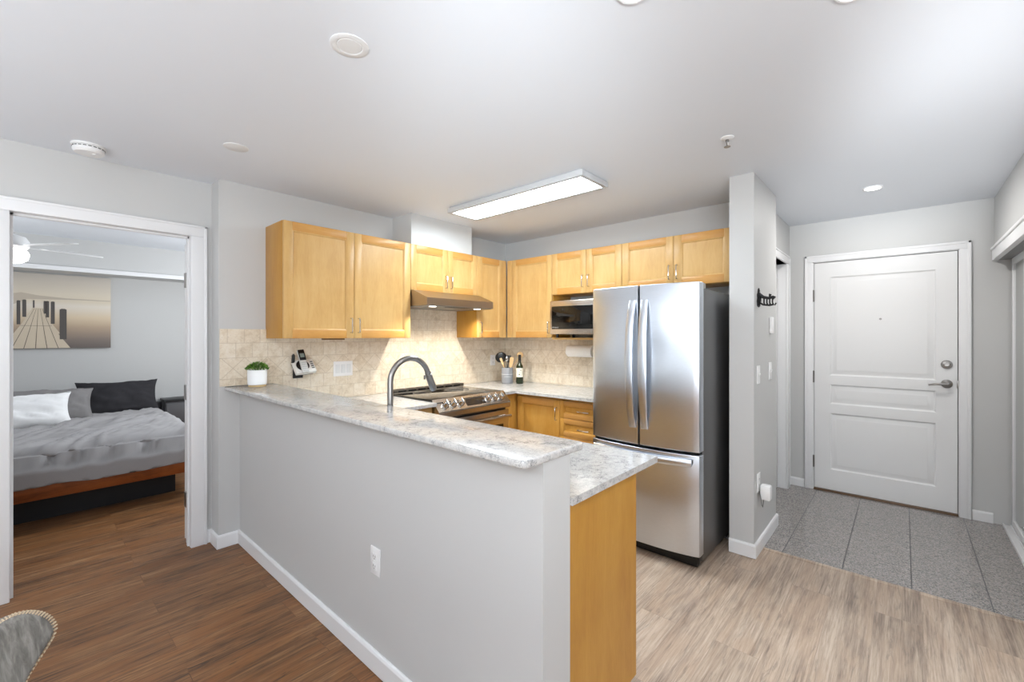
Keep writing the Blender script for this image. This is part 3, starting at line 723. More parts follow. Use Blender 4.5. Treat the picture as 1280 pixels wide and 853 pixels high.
for k in range(7): sl.box(0.05 + k * 0.101, 0.618, 0.9545, 0.128 + k * 0.101, 0.648, 0.9562, 0.0005); sl.box(0.05 + k * 0.101, 0.5992, 0.934, 0.128 + k * 0.101, 0.6005, 0.948, 0.0003)
sl.build('vent_slots', M['dark'], rg)
PY0, PZ0, PY1, PZ1 = 0.004, 0.842, 0.082, 0.926
cpnl = MB().prism([(PY0, PZ0), (0.0, 0.832), (0.0, 0.800), (0.010, 0.790), (0.09, 0.790), (0.09, PZ1 - 0.0005), (PY1, PZ1)], 'x', 0.0, RW).build('control_panel', M['steel_w'], rg, angle=20)
nv = Vector((0, -(PZ1 - PZ0), PY1 - PY0)).normalized(); up = Vector((0, PY1 - PY0, PZ1 - PZ0)).normalized()
def on_panel(x, s): return Vector((x, PY0 + (PY1 - PY0) * s, PZ0 + (PZ1 - PZ0) * s))
R3 = Matrix((Vector((1, 0, 0)), up, nv)).transposed().to_4x4()
for x in (0.095, 0.172, 0.249, 0.555, 0.632, 0.709):
    k = MB().lathe([(0.029, 0.0), (0.029, 0.006), (0.025, 0.012), (0.023, 0.030), (0.020, 0.034), (0.001, 0.034)], seg=28)
    k.box(-0.006, -0.024, 0.030, 0.006, 0.024, 0.044, 0.003)
    xf(k, Matrix.Translation(on_panel(x, 0.47) - nv * 0.001) @ R3).build('knob', M['chrome'], cpnl, angle=40)
xf(MB().box(-0.105, -0.038, -0.001, 0.105, 0.038, 0.0015, 0.0006), Matrix.Translation(on_panel(0.402, 0.48)) @ R3).build('display', mat('display_glass', '#30261f', 0.12), cpnl)
od = MB().box(0.006, 0.014, 0.265, RW - 0.006, 0.054, 0.772, 0.004).build('oven_door', M['steel_w'], rg)
MB().box(0.075, 0.010, 0.36, RW - 0.075, 0.016, 0.655, 0.003).build('window', M['glass_b'], od)
MB().tube([(0.03, -0.032, 0.722), (RW - 0.03, -0.032, 0.722)], 0.0135, 14).cyl((0.06, -0.03, 0.722), (0.06, 0.016, 0.722), 0.010, 12).cyl((RW - 0.06, -0.03, 0.722), (RW - 0.06, 0.016, 0.722), 0.010, 12).build('handle', M['steel_w'], od)
MB().box(0.006, 0.016, 0.075, RW - 0.006, 0.054, 0.258, 0.004).build('drawer', M['steel_w'], rg)

# hood
hd = thing('range_hood', 'stainless under-cabinet range hood with two lamps', 'range hood', (2.167, 2.845, 1.660))
HW = 0.760
MB().prism([(0.512, 0.0), (0.512, 0.131), (0.185, 0.131), (0.0, 0.060), (0.0, 0.002), (0.004, 0.0)], 'x', 0.0, HW).build('shell', mat('hood_steel', '#a89d93', 0.3, 1.0), hd, angle=20)
pl = MB().box(0.012, 0.012, -0.006, HW - 0.012, 0.50, 0.0008, 0.001).build('under_panel', mat('hood_under_grey', '#8f8c86', 0.45, 0.5), hd)
b = MB()
for k in range(9): b.box(0.25 + k * 0.03, 0.05, -0.0085, 0.272 + k * 0.03, 0.085, -0.0055)
b.box(0.24, 0.04, -0.007, 0.53, 0.095, -0.0055); b.build('vent', M['black'], pl)
M['bulb'] = mat('hood_lamp_lens', '#ffffff', 0.3, emit=(1, 0.93, 0.8, 1), estr=5)
for x in (0.115, 0.625):
    MB().lathe([(0.030, 0.0), (0.030, 0.003), (0.001, 0.003)], (x, 0.075, -0.0095), 24).build('lamp', M['bulb'], pl)
    l = D.lights.new('hood_light', 'SPOT'); l.energy = L_HOOD; l.color = (1, 0.91, 0.78); l.spot_size = math.radians(150); l.spot_blend = 0.6; l.shadow_soft_size = 0.03
    o = D.objects.new('hood_light', l); COL.objects.link(o); o.location = (2.167 + x, 2.845 + 0.075, 1.66 - 0.016)

# faucet on the lower worktop behind the bar
fx, fyy, fz0 = 1.222, 1.90, 0.9105
fc = thing('faucet', 'tall brushed nickel gooseneck pull-down faucet behind the bar', 'faucet', (fx, fyy, fz0))
MB().lathe([(0.028, 0.0), (0.028, 0.006), (0.022, 0.012), (0.0175, 0.05), (0.016, 0.05)], seg=28).build('base', M['nickel'], fc)
pts = [(0, 0, 0.045), (0, 0, 0.265)]
Rr = 0.118
for i in range(1, 19):
    a = PI - i / 18 * PI * 0.90
    pts.append((Rr + Rr * math.cos(a), 0, 0.265 + Rr * math.sin(a)))
MB().tube(pts, 0.0145, 18).build('spout', M['nickel'], fc, angle=50)
e = Vector(pts[-1]); dv = (e - Vector(pts[-2])).normalized()
MB().tube([e - dv * 0.002, e + dv * 0.010, e + dv * 0.012, e + dv * 0.085, e + dv * 0.105], [0.0165, 0.0165, 0.0185, 0.0195, 0.0165], 20).box(e.x - 0.024, -0.006, e.z - 0.035, e.x - 0.017, 0.006, e.z - 0.012, 0.002).build('spray_head', M['nickel'], fc)
MB().cyl((0, -0.016, 0.075), (0, -0.05, 0.075), 0.011, 14).tube([(0, -0.045, 0.075), (0.02, -0.05, 0.10), (0.05, -0.052, 0.13)], [0.008, 0.007, 0.005], 10).build('lever', M['nickel'], fc)

# ------------------------------------------------------------------ things on the bar and worktop
pt = thing('potted_plant', 'small bushy green plant in a white pot on the bar end', 'plant', (1.058, 3.235, 1.0705))
MB().lathe([(0.001, 0.0), (0.052, 0.0), (0.052, 0.010), (0.050, 0.012), (0.001, 0.012)], seg=32).build('saucer', mat('bamboo_saucer', '#c9ad7e', 0.5), pt)
MB().lathe([(0.054, 0.0125), (0.057, 0.016), (0.0585, 0.085), (0.0585, 0.110), (0.055, 0.112), (0.053, 0.102), (0.001, 0.100)], seg=40).build('pot', M['white_p'], pt)
m_leaf = mat('leaf_green', '#4d7a26', 0.5); t = NT(m_leaf); t.color(t.ramp(t.noise(t.obj(), 60, 2), [(0.35, '#355a17'), (0.5, '#527f2a'), (0.65, '#86ad4c')]))
b = MB(); rnd = random.Random(3)
for i in range(430):
    a = rnd.uniform(0, 2 * PI); u = rnd.random() ** 0.55; r = 0.066 * u
    top = 0.098 + 0.062 * math.sqrt(max(0.0, 1 - u * u * 0.86)) * rnd.uniform(0.6, 1.05)
    c = Vector((r * math.cos(a), r * math.sin(a), top)); s = rnd.uniform(0.007, 0.012)
    dirv = Vector((math.cos(a) * (0.3 + u), math.sin(a) * (0.3 + u), rnd.uniform(0.1, 0.9))).normalized(); sd = dirv.cross(Vector((rnd.uniform(-1, 1), rnd.uniform(-1, 1), 0.6))).normalized(); nn = dirv.cross(sd)
    b.add([c - dirv * s * 0.6, c + sd * s * 0.55 + nn * s * 0.12, c + dirv * s, c - sd * s * 0.55 + nn * s * 0.12], [(0, 1, 2, 3)])
for i in range(26):
    a = rnd.uniform(0, 2 * PI); r = 0.045 * rnd.random() ** 0.5
    b.tube([(r * 0.4 * math.cos(a), r * 0.4 * math.sin(a), 0.099), (r * math.cos(a), r * math.sin(a), 0.140)], 0.0012, 5)
fo = b.build('foliage', m_leaf, pt); fo['kind'] = 'stuff'

# wall telephone
ph = thing('telephone', 'silver and black cordless phone in its dock on the tiled wall', 'telephone', (1.372, 3.3615, 1.095))
MB().box(-0.036, -0.010, 0.0, 0.036, 0.0, 0.115, 0.003).build('wall_plate', M['black'], ph)
MB().box(-0.006, -0.012, 0.022, 0.004, -0.0098, 0.034, 0.001).build('indicator', M['white_p'], ph)
Mb = Matrix.Translation((0.026, -0.052, 0.086)) @ Matrix.Rotation(math.radians(-4), 4, 'Y') @ Matrix.Rotation(math.radians(52), 4, 'X')
db = xf(MB().box(-0.074, -0.058, -0.020, 0.074, 0.058, 0.012, 0.006), Mb).build('dock', mat('dock_silver', '#e4e3df', 0.3, 0.1), ph)
xf(MB().box(-0.070, -0.052, -0.034, 0.060, 0.050, -0.0205, 0.004), Mb).build('dock_base', M['black'], ph)
xf(MB().lathe([(0.046, 0.0), (0.046, 0.004), (0.042, 0.006), (0.001, 0.006)], (-0.012, 0.004, 0.011), 36), Mb).build('cradle', M['black'], db)
bt = MB()
for k in range(4): bt.box(0.046, -0.03 + k * 0.018, 0.0115, 0.066, -0.02 + k * 0.018, 0.014, 0.001)
xf(bt, Mb).build('buttons', M['off_p'], db)
Mh = Mb @ Matrix.Translation((-0.012, 0.0, 0.0)) @ Matrix.Rotation(math.radians(12), 4, 'X')
hs = xf(MB().box(-0.0235, -0.060, 0.017, 0.0235, 0.122, 0.042, 0.008), Mh).build('handset', mat('handset_silver', '#cfcfcc', 0.35, 0.2), ph)
hb = xf(MB().box(-0.0225, 0.036, 0.041, 0.0225, 0.120, 0.0445, 0.002), Mh).build('display_panel', M['black'], hs)
xf(MB().box(-0.015, 0.058, 0.0444, 0.015, 0.090, 0.0452, 0.0004), Mh).build('screen', mat('phone_screen', '#8b9791', 0.2), hb)
kp = MB()
for r in range(5):
    for c in range(3): kp.box(-0.017 + c * 0.0125, -0.052 + r * 0.016, 0.0415, -0.008 + c * 0.0125, -0.042 + r * 0.016, 0.0435, 0.001)
xf(kp, Mh).build('keypad', mat('key_grey', '#b3b4b2', 0.4), hs)
MB().tube([(-0.044, -0.028, 0.115), (-0.042, -0.030, 0.17), (-0.038, -0.02, 0.176)], [0.012, 0.011, 0.006], 10).build('antenna', M['black'], ph)

def plate(name, label, cat, loc, rz, w, h, kind, group=None):
    """wall plate facing local -y, centre at loc"""
    t = thing(name, label, cat, loc, rz, group)
    MB().box(-w / 2, -0.006, -h / 2, w / 2, 0.0, h / 2, 0.002).build('cover', M['white_p'], t)
    if kind == 'outlet':
        for z in (-0.020, 0.020):
            o = MB().box(-0.0165, -0.0085, z - 0.014, 0.0165, -0.006, z + 0.014, 0.002).build('socket', M['white_p'], t)
            MB().box(-0.008, -0.0092, z - 0.002, -0.0055, -0.0082, z + 0.007).box(0.0055, -0.0092, z - 0.002, 0.008, -0.0082, z + 0.007).box(-0.002, -0.0092, z - 0.010, 0.002, -0.0082, z - 0.006).build('slots', M['off_p'], o)
    if kind == 'rocker': MB().box(-0.017, -0.010, -0.033, 0.017, -0.006, 0.033, 0.002).build('rocker', M['white_p'], t)
    if kind == 'triple':
        for x in (-0.046, 0.0, 0.046): MB().box(x - 0.0165, -0.0095, -0.033, x + 0.0165, -0.006, 0.033, 0.0015).box(x - 0.0185, -0.0064, -0.035, x + 0.0185, -0.0058, 0.035).build('rocker', mat('rocker_white', '#dfe1e2', 0.35) if 'rk' not in M else M['rk'], t)
    if kind == 'toggle': MB().box(-0.005, -0.016, -0.002, 0.005, -0.006, 0.012, 0.002).build('toggle', M['white_p'], t)
    return t
plate('switch_plate', 'wide white triple switch plate on the tiled wall', 'light switch', (1.726, 3.3615, 1.146), 0, 0.160, 0.118, 'triple')
plate('outlet', 'white outlet on the tiles behind the range, beside the crock', 'outlet', (3.447, 3.3615, 1.142), 0, 0.072, 0.115, 'outlet')
plate('outlet', 'white outlet low on the grey half wall', 'outlet', (0.9945, 1.652, 0.464), RB, 0.070, 0.114, 'outlet')
plate('switch_plate', 'white light switch on the pillar wall, nearer the refrigerator', 'light switch', (3.187, 0.7045, 1.157), 0, 0.072, 0.118, 'toggle')
plate('switch_plate', 'white light switch on the pillar wall, nearer the entry door', 'light switch', (3.525, 0.7045, 1.162), 0, 0.078, 0.122, 'toggle')
plate('outlet', 'white outlet low on the pillar wall with an adapter plugged in', 'outlet', (3.190, 0.7045, 0.458), 0, 0.070, 0.120, 'outlet')
ad = thing('plug_adapter', 'white plug-in adapter hanging from the low pillar outlet', 'adapter', (3.215, 0.690, 0.360))
MB().box(-0.028, -0.056, -0.012, 0.030, 0.003, 0.082, 0.009).build('body', M['white_p'], ad)
MB().tube([(-0.032, 0.006, 0.045), (-0.034, -0.004, 0.0), (-0.030, -0.008, -0.045), (-0.010, -0.010, -0.062), (0.012, -0.008, -0.045), (0.014, -0.01, -0.011)], 0.0024, 8).build('cord', M['off_p'], ad)
it = thing('thermostat', 'slim white thermostat strip on the pillar wall under the hook rack', 'thermostat', (3.543, 0.7045, 1.485))
MB().box(-0.031, -0.018, -0.058, 0.031, 0.0, 0.058, 0.004).build('case', M['white_p'], it)
# iron key hook
hk = thing('hook_rack', 'ornate black iron key hook on the pillar wall', 'hook', (3.195, 0.7045, 1.655))
pb = MB().prism([(-0.028, -0.052), (0.0, -0.060), (0.028, -0.052), (0.036, -0.02), (0.026, 0.0), (0.034, 0.022), (0.016, 0.034), (0.010, 0.056), (0.0, 0.064), (-0.010, 0.056), (-0.016, 0.034), (-0.034, 0.022), (-0.026, 0.0), (-0.036, -0.02)], 'y', -0.007, 0.0)
for (x, z) in ((0, 0.045), (0, -0.045)): pb.lathe([(0.006, 0.0), (0.006, 0.003), (0.001, 0.004)], (x, -0.007, z), 14, axis='y-')
for sx in (-1, 1): pb.tube([(sx * 0.006, -0.009, -0.03), (sx * 0.022, -0.010, -0.022), (sx * 0.024, -0.010, 0.0), (sx * 0.010, -0.010, 0.012), (sx * 0.006, -0.009, 0.035)], 0.004, 8)
pb.build('back_plate', M['black_m'], hk)
am = MB().tube([(0, -0.006, 0.022), (0, -0.030, 0.004), (0, -0.060, -0.004), (0, -0.084, 0.002), (0, -0.094, -0.006)], [0.012, 0.010, 0.009, 0.010, 0.012], 10)
am.tube([(0, -0.066, -0.002), (0, -0.068, 0.016), (0, -0.070, 0.022)], [0.006, 0.007, 0.009], 10)
am.tube([(0, -0.006, -0.03), (0, -0.03, -0.045), (0, -0.065, -0.05), (0, -0.085, -0.046)], 0.006, 8)
am.build('arm', M['black_m'], hk)
for k in range(4):
    y = -0.034 - k * 0.016
    MB().tube([(0, y, -0.006), (0, y, -0.034), (0.0, y - 0.005, -0.047), (0.0, y - 0.014, -0.048), (0.0, y - 0.020, -0.036)], 0.0045, 8).build('hook', M['black_m'], hk)

# crock with utensils
CX, CY = 3.405, 3.105
ck = thing('utensil_crock', 'grey ceramic utensil crock in the worktop corner', 'crock', (CX, CY, 0.9105))
MB().lathe([(0.001, 0.0), (0.056, 0.0), (0.060, 0.004), (0.061, 0.160), (0.059, 0.165), (0.055, 0.163), (0.054, 0.012), (0.001, 0.010)], seg=48).build('jar', mat('crock_grey', '#8f9195', 0.5), ck)
b = MB()
for z in (0.096, 0.098): b.lathe([(0.0608, z - 0.002), (0.0616, z), (0.0608, z + 0.002)], seg=48)
b.build('stripe', mat('crock_pale_band', '#c3c5c8', 0.5), ck)
o = wording('UTENSILS', 0.017, mat('crock_lettering', '#c9cbce', 0.5), ck, (-0.0437, -0.0437, 0.072), (PI / 2, 0, math.radians(-45)), 'lettering', 0.0004)
for v in o.data.vertices:                                        # wrap the lettering round the jar
    a = v.co.x / 0.0612; v.co.x = 0.0612 * math.sin(a); v.co.z = v.co.z + 0.0614 * (1 - math.cos(a)) * -1
M['wood_sp'] = maple('spoon_wood', 'z', '#c9a06c', '#d9b684', '#e4c79c', 0.5)
def utensil(name, label, cat, base, tip, make, m):
    """shaft from the crock floor to tip, head made by make(MB, tip, direction, side)"""
    B = Vector((CX, CY, 0.923)) + Vector(base); T = Vector((CX, CY, 0.9105)) + Vector(tip)
    t = thing(name, label, cat, B, 0, 'utensils standing in the grey crock')
    d = (T - B).normalized(); side = d.cross(Vector((0.72, 0.69, 0))).normalized(); fwd = side.cross(d)
    b = MB(); b.tube([Vector((0, 0, 0)), (T - B) * 0.5, T - B], [0.0045, 0.005, 0.0045], 10); b.build('shaft', m, t)
    h = MB(); make(h, T - B, d, side, fwd); h.build('head', m, t, angle=60)
def head_disc(rw, rl, th):
    def f(h, p, d, s, w):
        rows = []
        for i in range(9):
            a = i / 8 * PI; rr = math.sin(a); c = p + d * (rl * (1 - math.cos(a)) - 0.005)
            rows.append([c + s * (rw * rr * math.cos(q)) + w * (th * max(rr, .15) * math.sin(q) - 0.0) for q in [k / 12 * 2 * PI for k in range(12)]])
        h.grid(rows, closed=True)
    return f
def head_flat(w0, w1, L, th):
    def f(h, p, d, s, w):
        rows = []
        for i in range(7):
            t = i / 6; ww = w0 + (w1 - w0) * min(1, t * 1.6); ww *= (1 if t < 0.85 else 0.85); c = p + d * (L * t - 0.004)
            rows.append([c + s * ww + w * th, c - s * ww + w * th, c - s * ww - w * th, c + s * ww - w * th])
        h.grid(rows, closed=True); h.add(rows[0], [(0, 1, 2, 3)]); h.add(rows[-1], [(3, 2, 1, 0)])
    return f
Lv = Vector((0.69, -0.72, 0)); Lv = -Lv                             # towards the photo's left
def tp(l, z, f=0.0): v = Lv * l + Vector((-0.72, -0.69, 0)) * f; return (v.x, v.y, z)
utensil('ladle', 'large black ladle leaning left in the crock', 'utensil', tp(-0.02, 0, 0.0), tp(0.050, 0.225, 0.015), head_disc(0.060, 0.056, 0.018), M['black'])
utensil('spatula', 'pale wooden paddle leaning left in the crock', 'utensil', tp(-0.03, 0, 0.02), tp(0.045, 0.20, 0.035), head_flat(0.006, 0.012, 0.075, 0.003), M['wood_sp'])
utensil('spoon', 'steel spoon standing upright in the crock', 'utensil', tp(0.0, 0, 0.0), tp(0.004, 0.235, 0.02), head_disc(0.016, 0.028, 0.005), M['chrome'])
utensil('turner', 'black slotted turner at the back of the crock', 'utensil', tp(0.01, 0, -0.02), tp(-0.012, 0.22, -0.03), head_flat(0.012, 0.026, 0.075, 0.002), M['black'])
utensil('spatula', 'broad wooden spatula upright in the crock', 'utensil', tp(-0.01, 0, 0.02), tp(-0.034, 0.175, 0.03), head_flat(0.012, 0.020, 0.105, 0.003), M['wood_sp'])
utensil('spoon', 'round wooden spoon leaning right in the crock', 'utensil', tp(0.03, 0, -0.02), tp(-0.122, 0.272, -0.02), head_disc(0.034, 0.033, 0.009), M['wood_sp'])

wb = thing('wine_bottle', 'dark green wine bottle with cream label beside the crock', 'bottle', (3.462, 2.982, 0.9105))
MB().lathe([(0.001, 0.004), (0.034, 0.0), (0.0365, 0.004), (0.0368, 0.170), (0.034, 0.186), (0.022, 0.206), (0.0150, 0.226), (0.0142, 0.240)], seg=40).build('glass', mat('bottle_green_glass', '#1b2a10', 0.08, spec=0.6), wb)
MB().lathe([(0.0368, 0.070), (0.0374, 0.070), (0.0374, 0.163), (0.0368, 0.163)], seg=40).build('label', mat('label_cream', '#e9e4d2', 0.6), wb)
MB().lathe([(0.0144, 0.2385), (0.0155, 0.2385), (0.0155, 0.298), (0.0145, 0.301), (0.001, 0.301)], seg=28).build('capsule', mat('capsule_black', '#17120f', 0.4), wb)
lm = MB()
for (a, z, w_, h_) in ((215, 0.098, 0.014, 0.012), (238, 0.142, 0.010, 0.010), (222, 0.118, 0.020, 0.003)):
    c = math.radians(a); p = Vector((0.0377 * math.cos(c), 0.0377 * math.sin(c), z))
    xf(q := MB().box(-w_ / 2, -0.0004, -h_ / 2, w_ / 2, 0.0004, h_ / 2), Matrix.Translation(p) @ Matrix.Rotation(c + PI / 2, 4, 'Z')); lm.add(q.v, q.f)
lm.build('label_print', mat('label_ink', '#55604a', 0.6), wb)

tw = thing('paper_towel_holder', 'white paper towel holder on the tiles under the microwave', 'towel holder', (3.651, 2.44, 1.262))
MB().box(-0.012, -0.006, -0.03, 0.0, 0.012, 0.03, 0.002).box(-0.105, -0.004, -0.008, 0.0, 0.004, 0.008, 0.002).build('bracket', M['white_p'], tw)
MB().box(-0.012, -0.300, -0.03, 0.0, -0.282, 0.03, 0.002).box(-0.105, -0.294, -0.008, 0.0, -0.286, 0.008, 0.002).build('bracket', M['white_p'], tw)
MB().cyl((-0.095, -0.294, 0), (-0.095, 0.004, 0), 0.006, 12).build('rod', M['white_p'], tw)
rl = thing('paper_towel_roll', 'white paper towel roll hanging under the microwave shelf', 'paper towel', (3.556, 2.432, 1.262))
b = MB(); n = 36
ring = lambda r, y: [(r * math.cos(q / n * 2 * PI), y, r * math.sin(q / n * 2 * PI)) for q in range(n)]
b.grid([ring(0.019, 0.0), ring(0.056, 0.0), ring(0.0565, -0.002), ring(0.0565, -0.276), ring(0.056, -0.278), ring(0.019, -0.278), ring(0.019, 0.0)], closed=True)
b.build('roll', mat('paper_white', '#f1eee9', 0.9, spec=0.1), rl)

# ------------------------------------------------------------------ ceiling fittings
M['lamp'] = mat('lamp_lens_lit', '#ffffff', 0.4, emit=(0.82, 0.93, 1.0, 1), estr=L_PANEL)
cl = thing('ceiling_light', 'long flat rectangular lit ceiling panel over the kitchen', 'ceiling light', (2.460, 2.113, CZ))
b = MB(); hx, hy = 0.160, 0.640; zt, zb = -0.0005, -0.046
fwid = 0.030
for q in ((-hx, -hy, -hx + fwid, hy), (hx - fwid, -hy, hx, hy), (-hx + fwid, -hy, hx - fwid, -hy + fwid), (-hx + fwid, hy - fwid, hx - fwid, hy)): b.box(q[0], q[1], zb, q[2], q[3], -0.012, 0.002)
b.box(-hx + 0.012, -hy + 0.012, -0.013, hx - 0.012, hy - 0.012, zt)
b.build('frame', mat('panel_frame_grey', '#c2c3c4', 0.45), cl)
MB().box(-hx + fwid - 0.001, -hy + fwid - 0.001, -0.038, hx - fwid + 0.001, hy - fwid + 0.001, -0.014, 0.001).build('diffuser', M['lamp'], cl)
M['spot'] = mat('downlight_lens_lit', '#ffffff', 0.4, emit=(1.0, 0.97, 0.92, 1), estr=12)
M['disc'] = mat('cover_disc_white', '#e4e4e4', 0.45)
def downlight(label, x, y, r, on, power=0):
    t = thing('recessed_light' if on else 'ceiling_cover', label, 'ceiling light' if on else 'ceiling cover', (x, y, CZ))
    if on:
        MB().lathe([(r, -0.0005), (r, -0.004), (r * 0.93, -0.008), (r * 0.80, -0.007), (r * 0.79, -0.0005)], seg=40).build('trim_ring', M['trim'], t)
        MB().lathe([(r * 0.785, -0.0005), (r * 0.78, -0.005), (0.001, -0.0055)], seg=40).build('lens', M['spot'], t)
        l = D.lights.new('downlight', 'AREA'); l.shape = 'DISK'; l.size = r * 1.5; l.energy = power; l.color = (1, 0.97, 0.93)
        o = D.objects.new('downlight', l); COL.objects.link(o); o.location = (x, y, CZ - 0.02)
    return t
downlight('small lit round downlight before the entry door', 3.975, 0.160, 0.056, True, L_ENTRY)
downlight('lit round downlight at the top edge of the photo', 1.655, 0.105, 0.056, True, L_NEAR)
downlight('lit round downlight over the end of the bar, above the frame', 1.22, 0.60, 0.056, True, L_BAR)
t = downlight('large white round ceiling cover near the camera, with inner ring', 0.783, 1.476, 0.066, False)
MB().lathe([(0.066, -0.0003), (0.066, -0.0025), (0.063, -0.004), (0.046, -0.0035), (0.043, -0.001), (0.040, -0.0035), (0.001, -0.004)], seg=48).build('disc', M['disc'], t)
t = downlight('small white round ceiling cover toward the kitchen wall', 0.789, 2.737, 0.060, False)
MB().lathe([(0.060, -0.0003), (0.060, -0.003), (0.057, -0.0045), (0.001, -0.005)], seg=48).build('disc', M['disc'], t)
sm = thing('smoke_detector', 'round white smoke detector on the ceiling by the bedroom wall', 'smoke detector', (0.248, 3.318, CZ))
MB().lathe([(0.072, -0.0005), (0.072, -0.010), (0.066, -0.012), (0.066, -0.0005)], seg=44).build('base', M['white_p'], sm)
MB().lathe([(0.064, -0.011), (0.066, -0.016), (0.066, -0.034), (0.058, -0.044), (0.020, -0.047), (0.001, -0.047)], seg=44).build('cover', M['white_p'], sm)
b = MB()
for k in range(20):
    a = k / 20 * 2 * PI; c = Matrix.Rotation(a, 4, 'Z'); q = MB().box(0.0645, -0.007, -0.020, 0.0668, 0.007, -0.016); xf(q, c); b.add(q.v, q.f)
b.build('vents', mat('vent_shadow_grey', '#4c4c4c', 0.6), sm)
MB().lathe([(0.010, -0.0465), (0.010, -0.050), (0.001, -0.050)], (0.02, -0.02, 0), 18).build('button', M['white_p'], sm)
sp = thing('fire_sprinkler', 'small chrome fire sprinkler on the ceiling', 'sprinkler', (2.461, 0.687, CZ))
MB().lathe([(0.033, -0.0005), (0.032, -0.005), (0.014, -0.012), (0.001, -0.012)], seg=32).build('escutcheon', M['white_p'], sp)
MB().cyl((0, 0, -0.010), (0, 0, -0.022), 0.009, 16).tube([(-0.009, 0, -0.020), (-0.013, 0, -0.034), (0, 0, -0.048)], 0.0025, 8).tube([(0.009, 0, -0.020), (0.013, 0, -0.034), (0, 0, -0.048)], 0.0025, 8).cyl((0, 0, -0.022), (0, 0, -0.046), 0.0022, 8).lathe([(0.016, -0.050), (0.016, -0.048), (0.001, -0.047)], seg=16).build('head', M['nickel'], sp)

ll = thing('ceiling_light', 'lit round glass ceiling lamp of the living room, left of the camera', 'ceiling light', (-1.65, 1.3, CZ))
MB().lathe([(0.14, -0.0005), (0.14, -0.02), (0.13, -0.025), (0.001, -0.025)], seg=40).build('base', M['trim'], ll)
MB().lathe([(0.125, -0.0255), (0.12, -0.05), (0.09, -0.075), (0.001, -0.09)], seg=40).build('shade', M['spot'], ll)
l = D.lights.new('living_lamp', 'POINT'); l.energy = L_LIVING; l.shadow_soft_size = 0.07; l.color = COOL
o = D.objects.new('living_lamp', l); COL.objects.link(o); o.location = (-1.65, 1.3, CZ - 0.20)

# ------------------------------------------------------------------ bedroom
BX1 = 1.13
bed = thing('bed', 'low platform bed with reddish wood rail on a recessed black base', 'bed', (0.3, 4.72, 0.0))
def bx(x): return x - 0.3
def by(y): return y - 4.72
MB().box(bx(-0.55), by(4.934), 0.0, bx(0.936), by(6.6), 0.205).build('plinth', mat('plinth_black', '#121317', 0.5), bed)
MB().box(bx(-0.70), by(4.720), 0.205, bx(1.16), by(4.752), 0.352, 0.004).build('foot_rail', maple('rail_wood', 'x', '#5d2c12', '#86461d', '#9d5a2a', 0.35), bed)
MB().box(bx(1.128), by(4.753), 0.205, bx(1.16), by(6.82), 0.352, 0.004).build('side_rail', maple('rail_wood_side', 'y', '#5d2c12', '#86461d', '#9d5a2a', 0.35), bed)
MB().box(bx(-0.70), by(4.753), 0.205, bx(-0.668), by(6.82), 0.352, 0.004).build('side_rail', bed.children[-1].data.materials[0], bed)
MB().box(bx(-0.667), by(4.754), 0.206, bx(1.127), by(6.82), 0.245).build('slat_deck', mat('deck_dark', '#3a2a20', 0.6), bed)
MB().box(bx(-0.62), by(4.80), 0.2455, bx(1.08), by(6.80), 0.50, 0.05, seg=4).build('mattress', mat('mattress_white', '#d8d8d8', 0.8), bed)
MB().box(bx(-0.70), by(6.825), 0.0, bx(1.16), by(6.875), 0.60, 0.006).build('headboard', mat('headboard_dark', '#2b2a2c', 0.5), bed)
M['duvet'] = fabric('duvet_grey', '#a9a7a5', '#949296')
dv = thing('duvet', 'rumpled grey duvet covering the bed', 'duvet', (0.3, 5.7, 0.5))
rows = []
X0, X1, Y0, Y1 = -0.66, 1.09, 4.775, 6.76
def drop(e, R=0.075):
    """arc-length e past an edge -> (out, down)"""
    if e <= 0: return 0.0, 0.0
    if e < R * PI / 2: a = e / R; return R * math.sin(a), R * (1 - math.cos(a))
    return R, R + (e - R * PI / 2)
NU, NV = 120, 130
for iv in range(NV + 1):
    row = []
    ev = -0.275 + (Y1 - Y0 + 0.275) * iv / NV
    for iu in range(NU + 1):
        eu = -0.22 + (X1 - X0 + 0.44) * iu / NU
        R = 0.075
        oy, dy = drop(-(ev - R)); l_, dl_ = drop(-(eu - R)); r_, dr2 = drop(eu - (X1 - X0 - R))
        x = X0 + min(max(eu, R), X1 - X0 - R) - l_ + r_
        y = Y0 + max(ev, R) - oy
        dd = max(dy, dl_, dr2)
        z = 0.545 - dd
        hang = min(1.0, dd / 0.15)
        pp = (eu - ev) * 0.707; qq = (eu + ev) * 0.707; wv = noise.noise(Vector((eu * 1.6, ev * 1.6, 2.5))) * 0.25
        rid = (1 - abs(noise.noise(Vector(((pp + wv) * 7.5, qq * 1.7, 1.0))))) ** 4
        rid2 = (1 - abs(noise.noise(Vector(((pp - wv) * 15.0, qq * 3.5, 6.0))))) ** 4
        n = rid * 0.030 + rid2 * 0.012 + noise.noise(Vector((eu * 2.4, ev * 2.4, 4.0))) * 0.022 - 0.022
        fold = (noise.noise(Vector((x * 7.0 - dd * 9.0, 0.3, 2.0 + dd * 1.5))) * 0.045 + noise.noise(Vector((x * 15.0 - dd * 14.0, 2.3, dd * 2))) * 0.022) * hang
        puff = 0.020 * (1 - hang)
        z += puff + n * (1 - 0.5 * hang)
        if dy > 0: y -= fold * 0.5 + 0.012 * hang + n * 0.9 * hang
        if dr2 > 0: x += abs(fold) * 0.6
        z = max(z, 0.300 + noise.noise(Vector((x * 4, y * 2, 7))) * 0.018) if dd > 0.1 else max(z, 0.515)
        if dd > 0.06: y = min(y, 4.715) if dy >= max(dl_, dr2) and dy > 0.12 else y
        row.append((x - 0.3, y - 5.7, z - 0.5))
    rows.append(row)
o = MB().grid(rows).build('cover', M['duvet'], dv, angle=180)
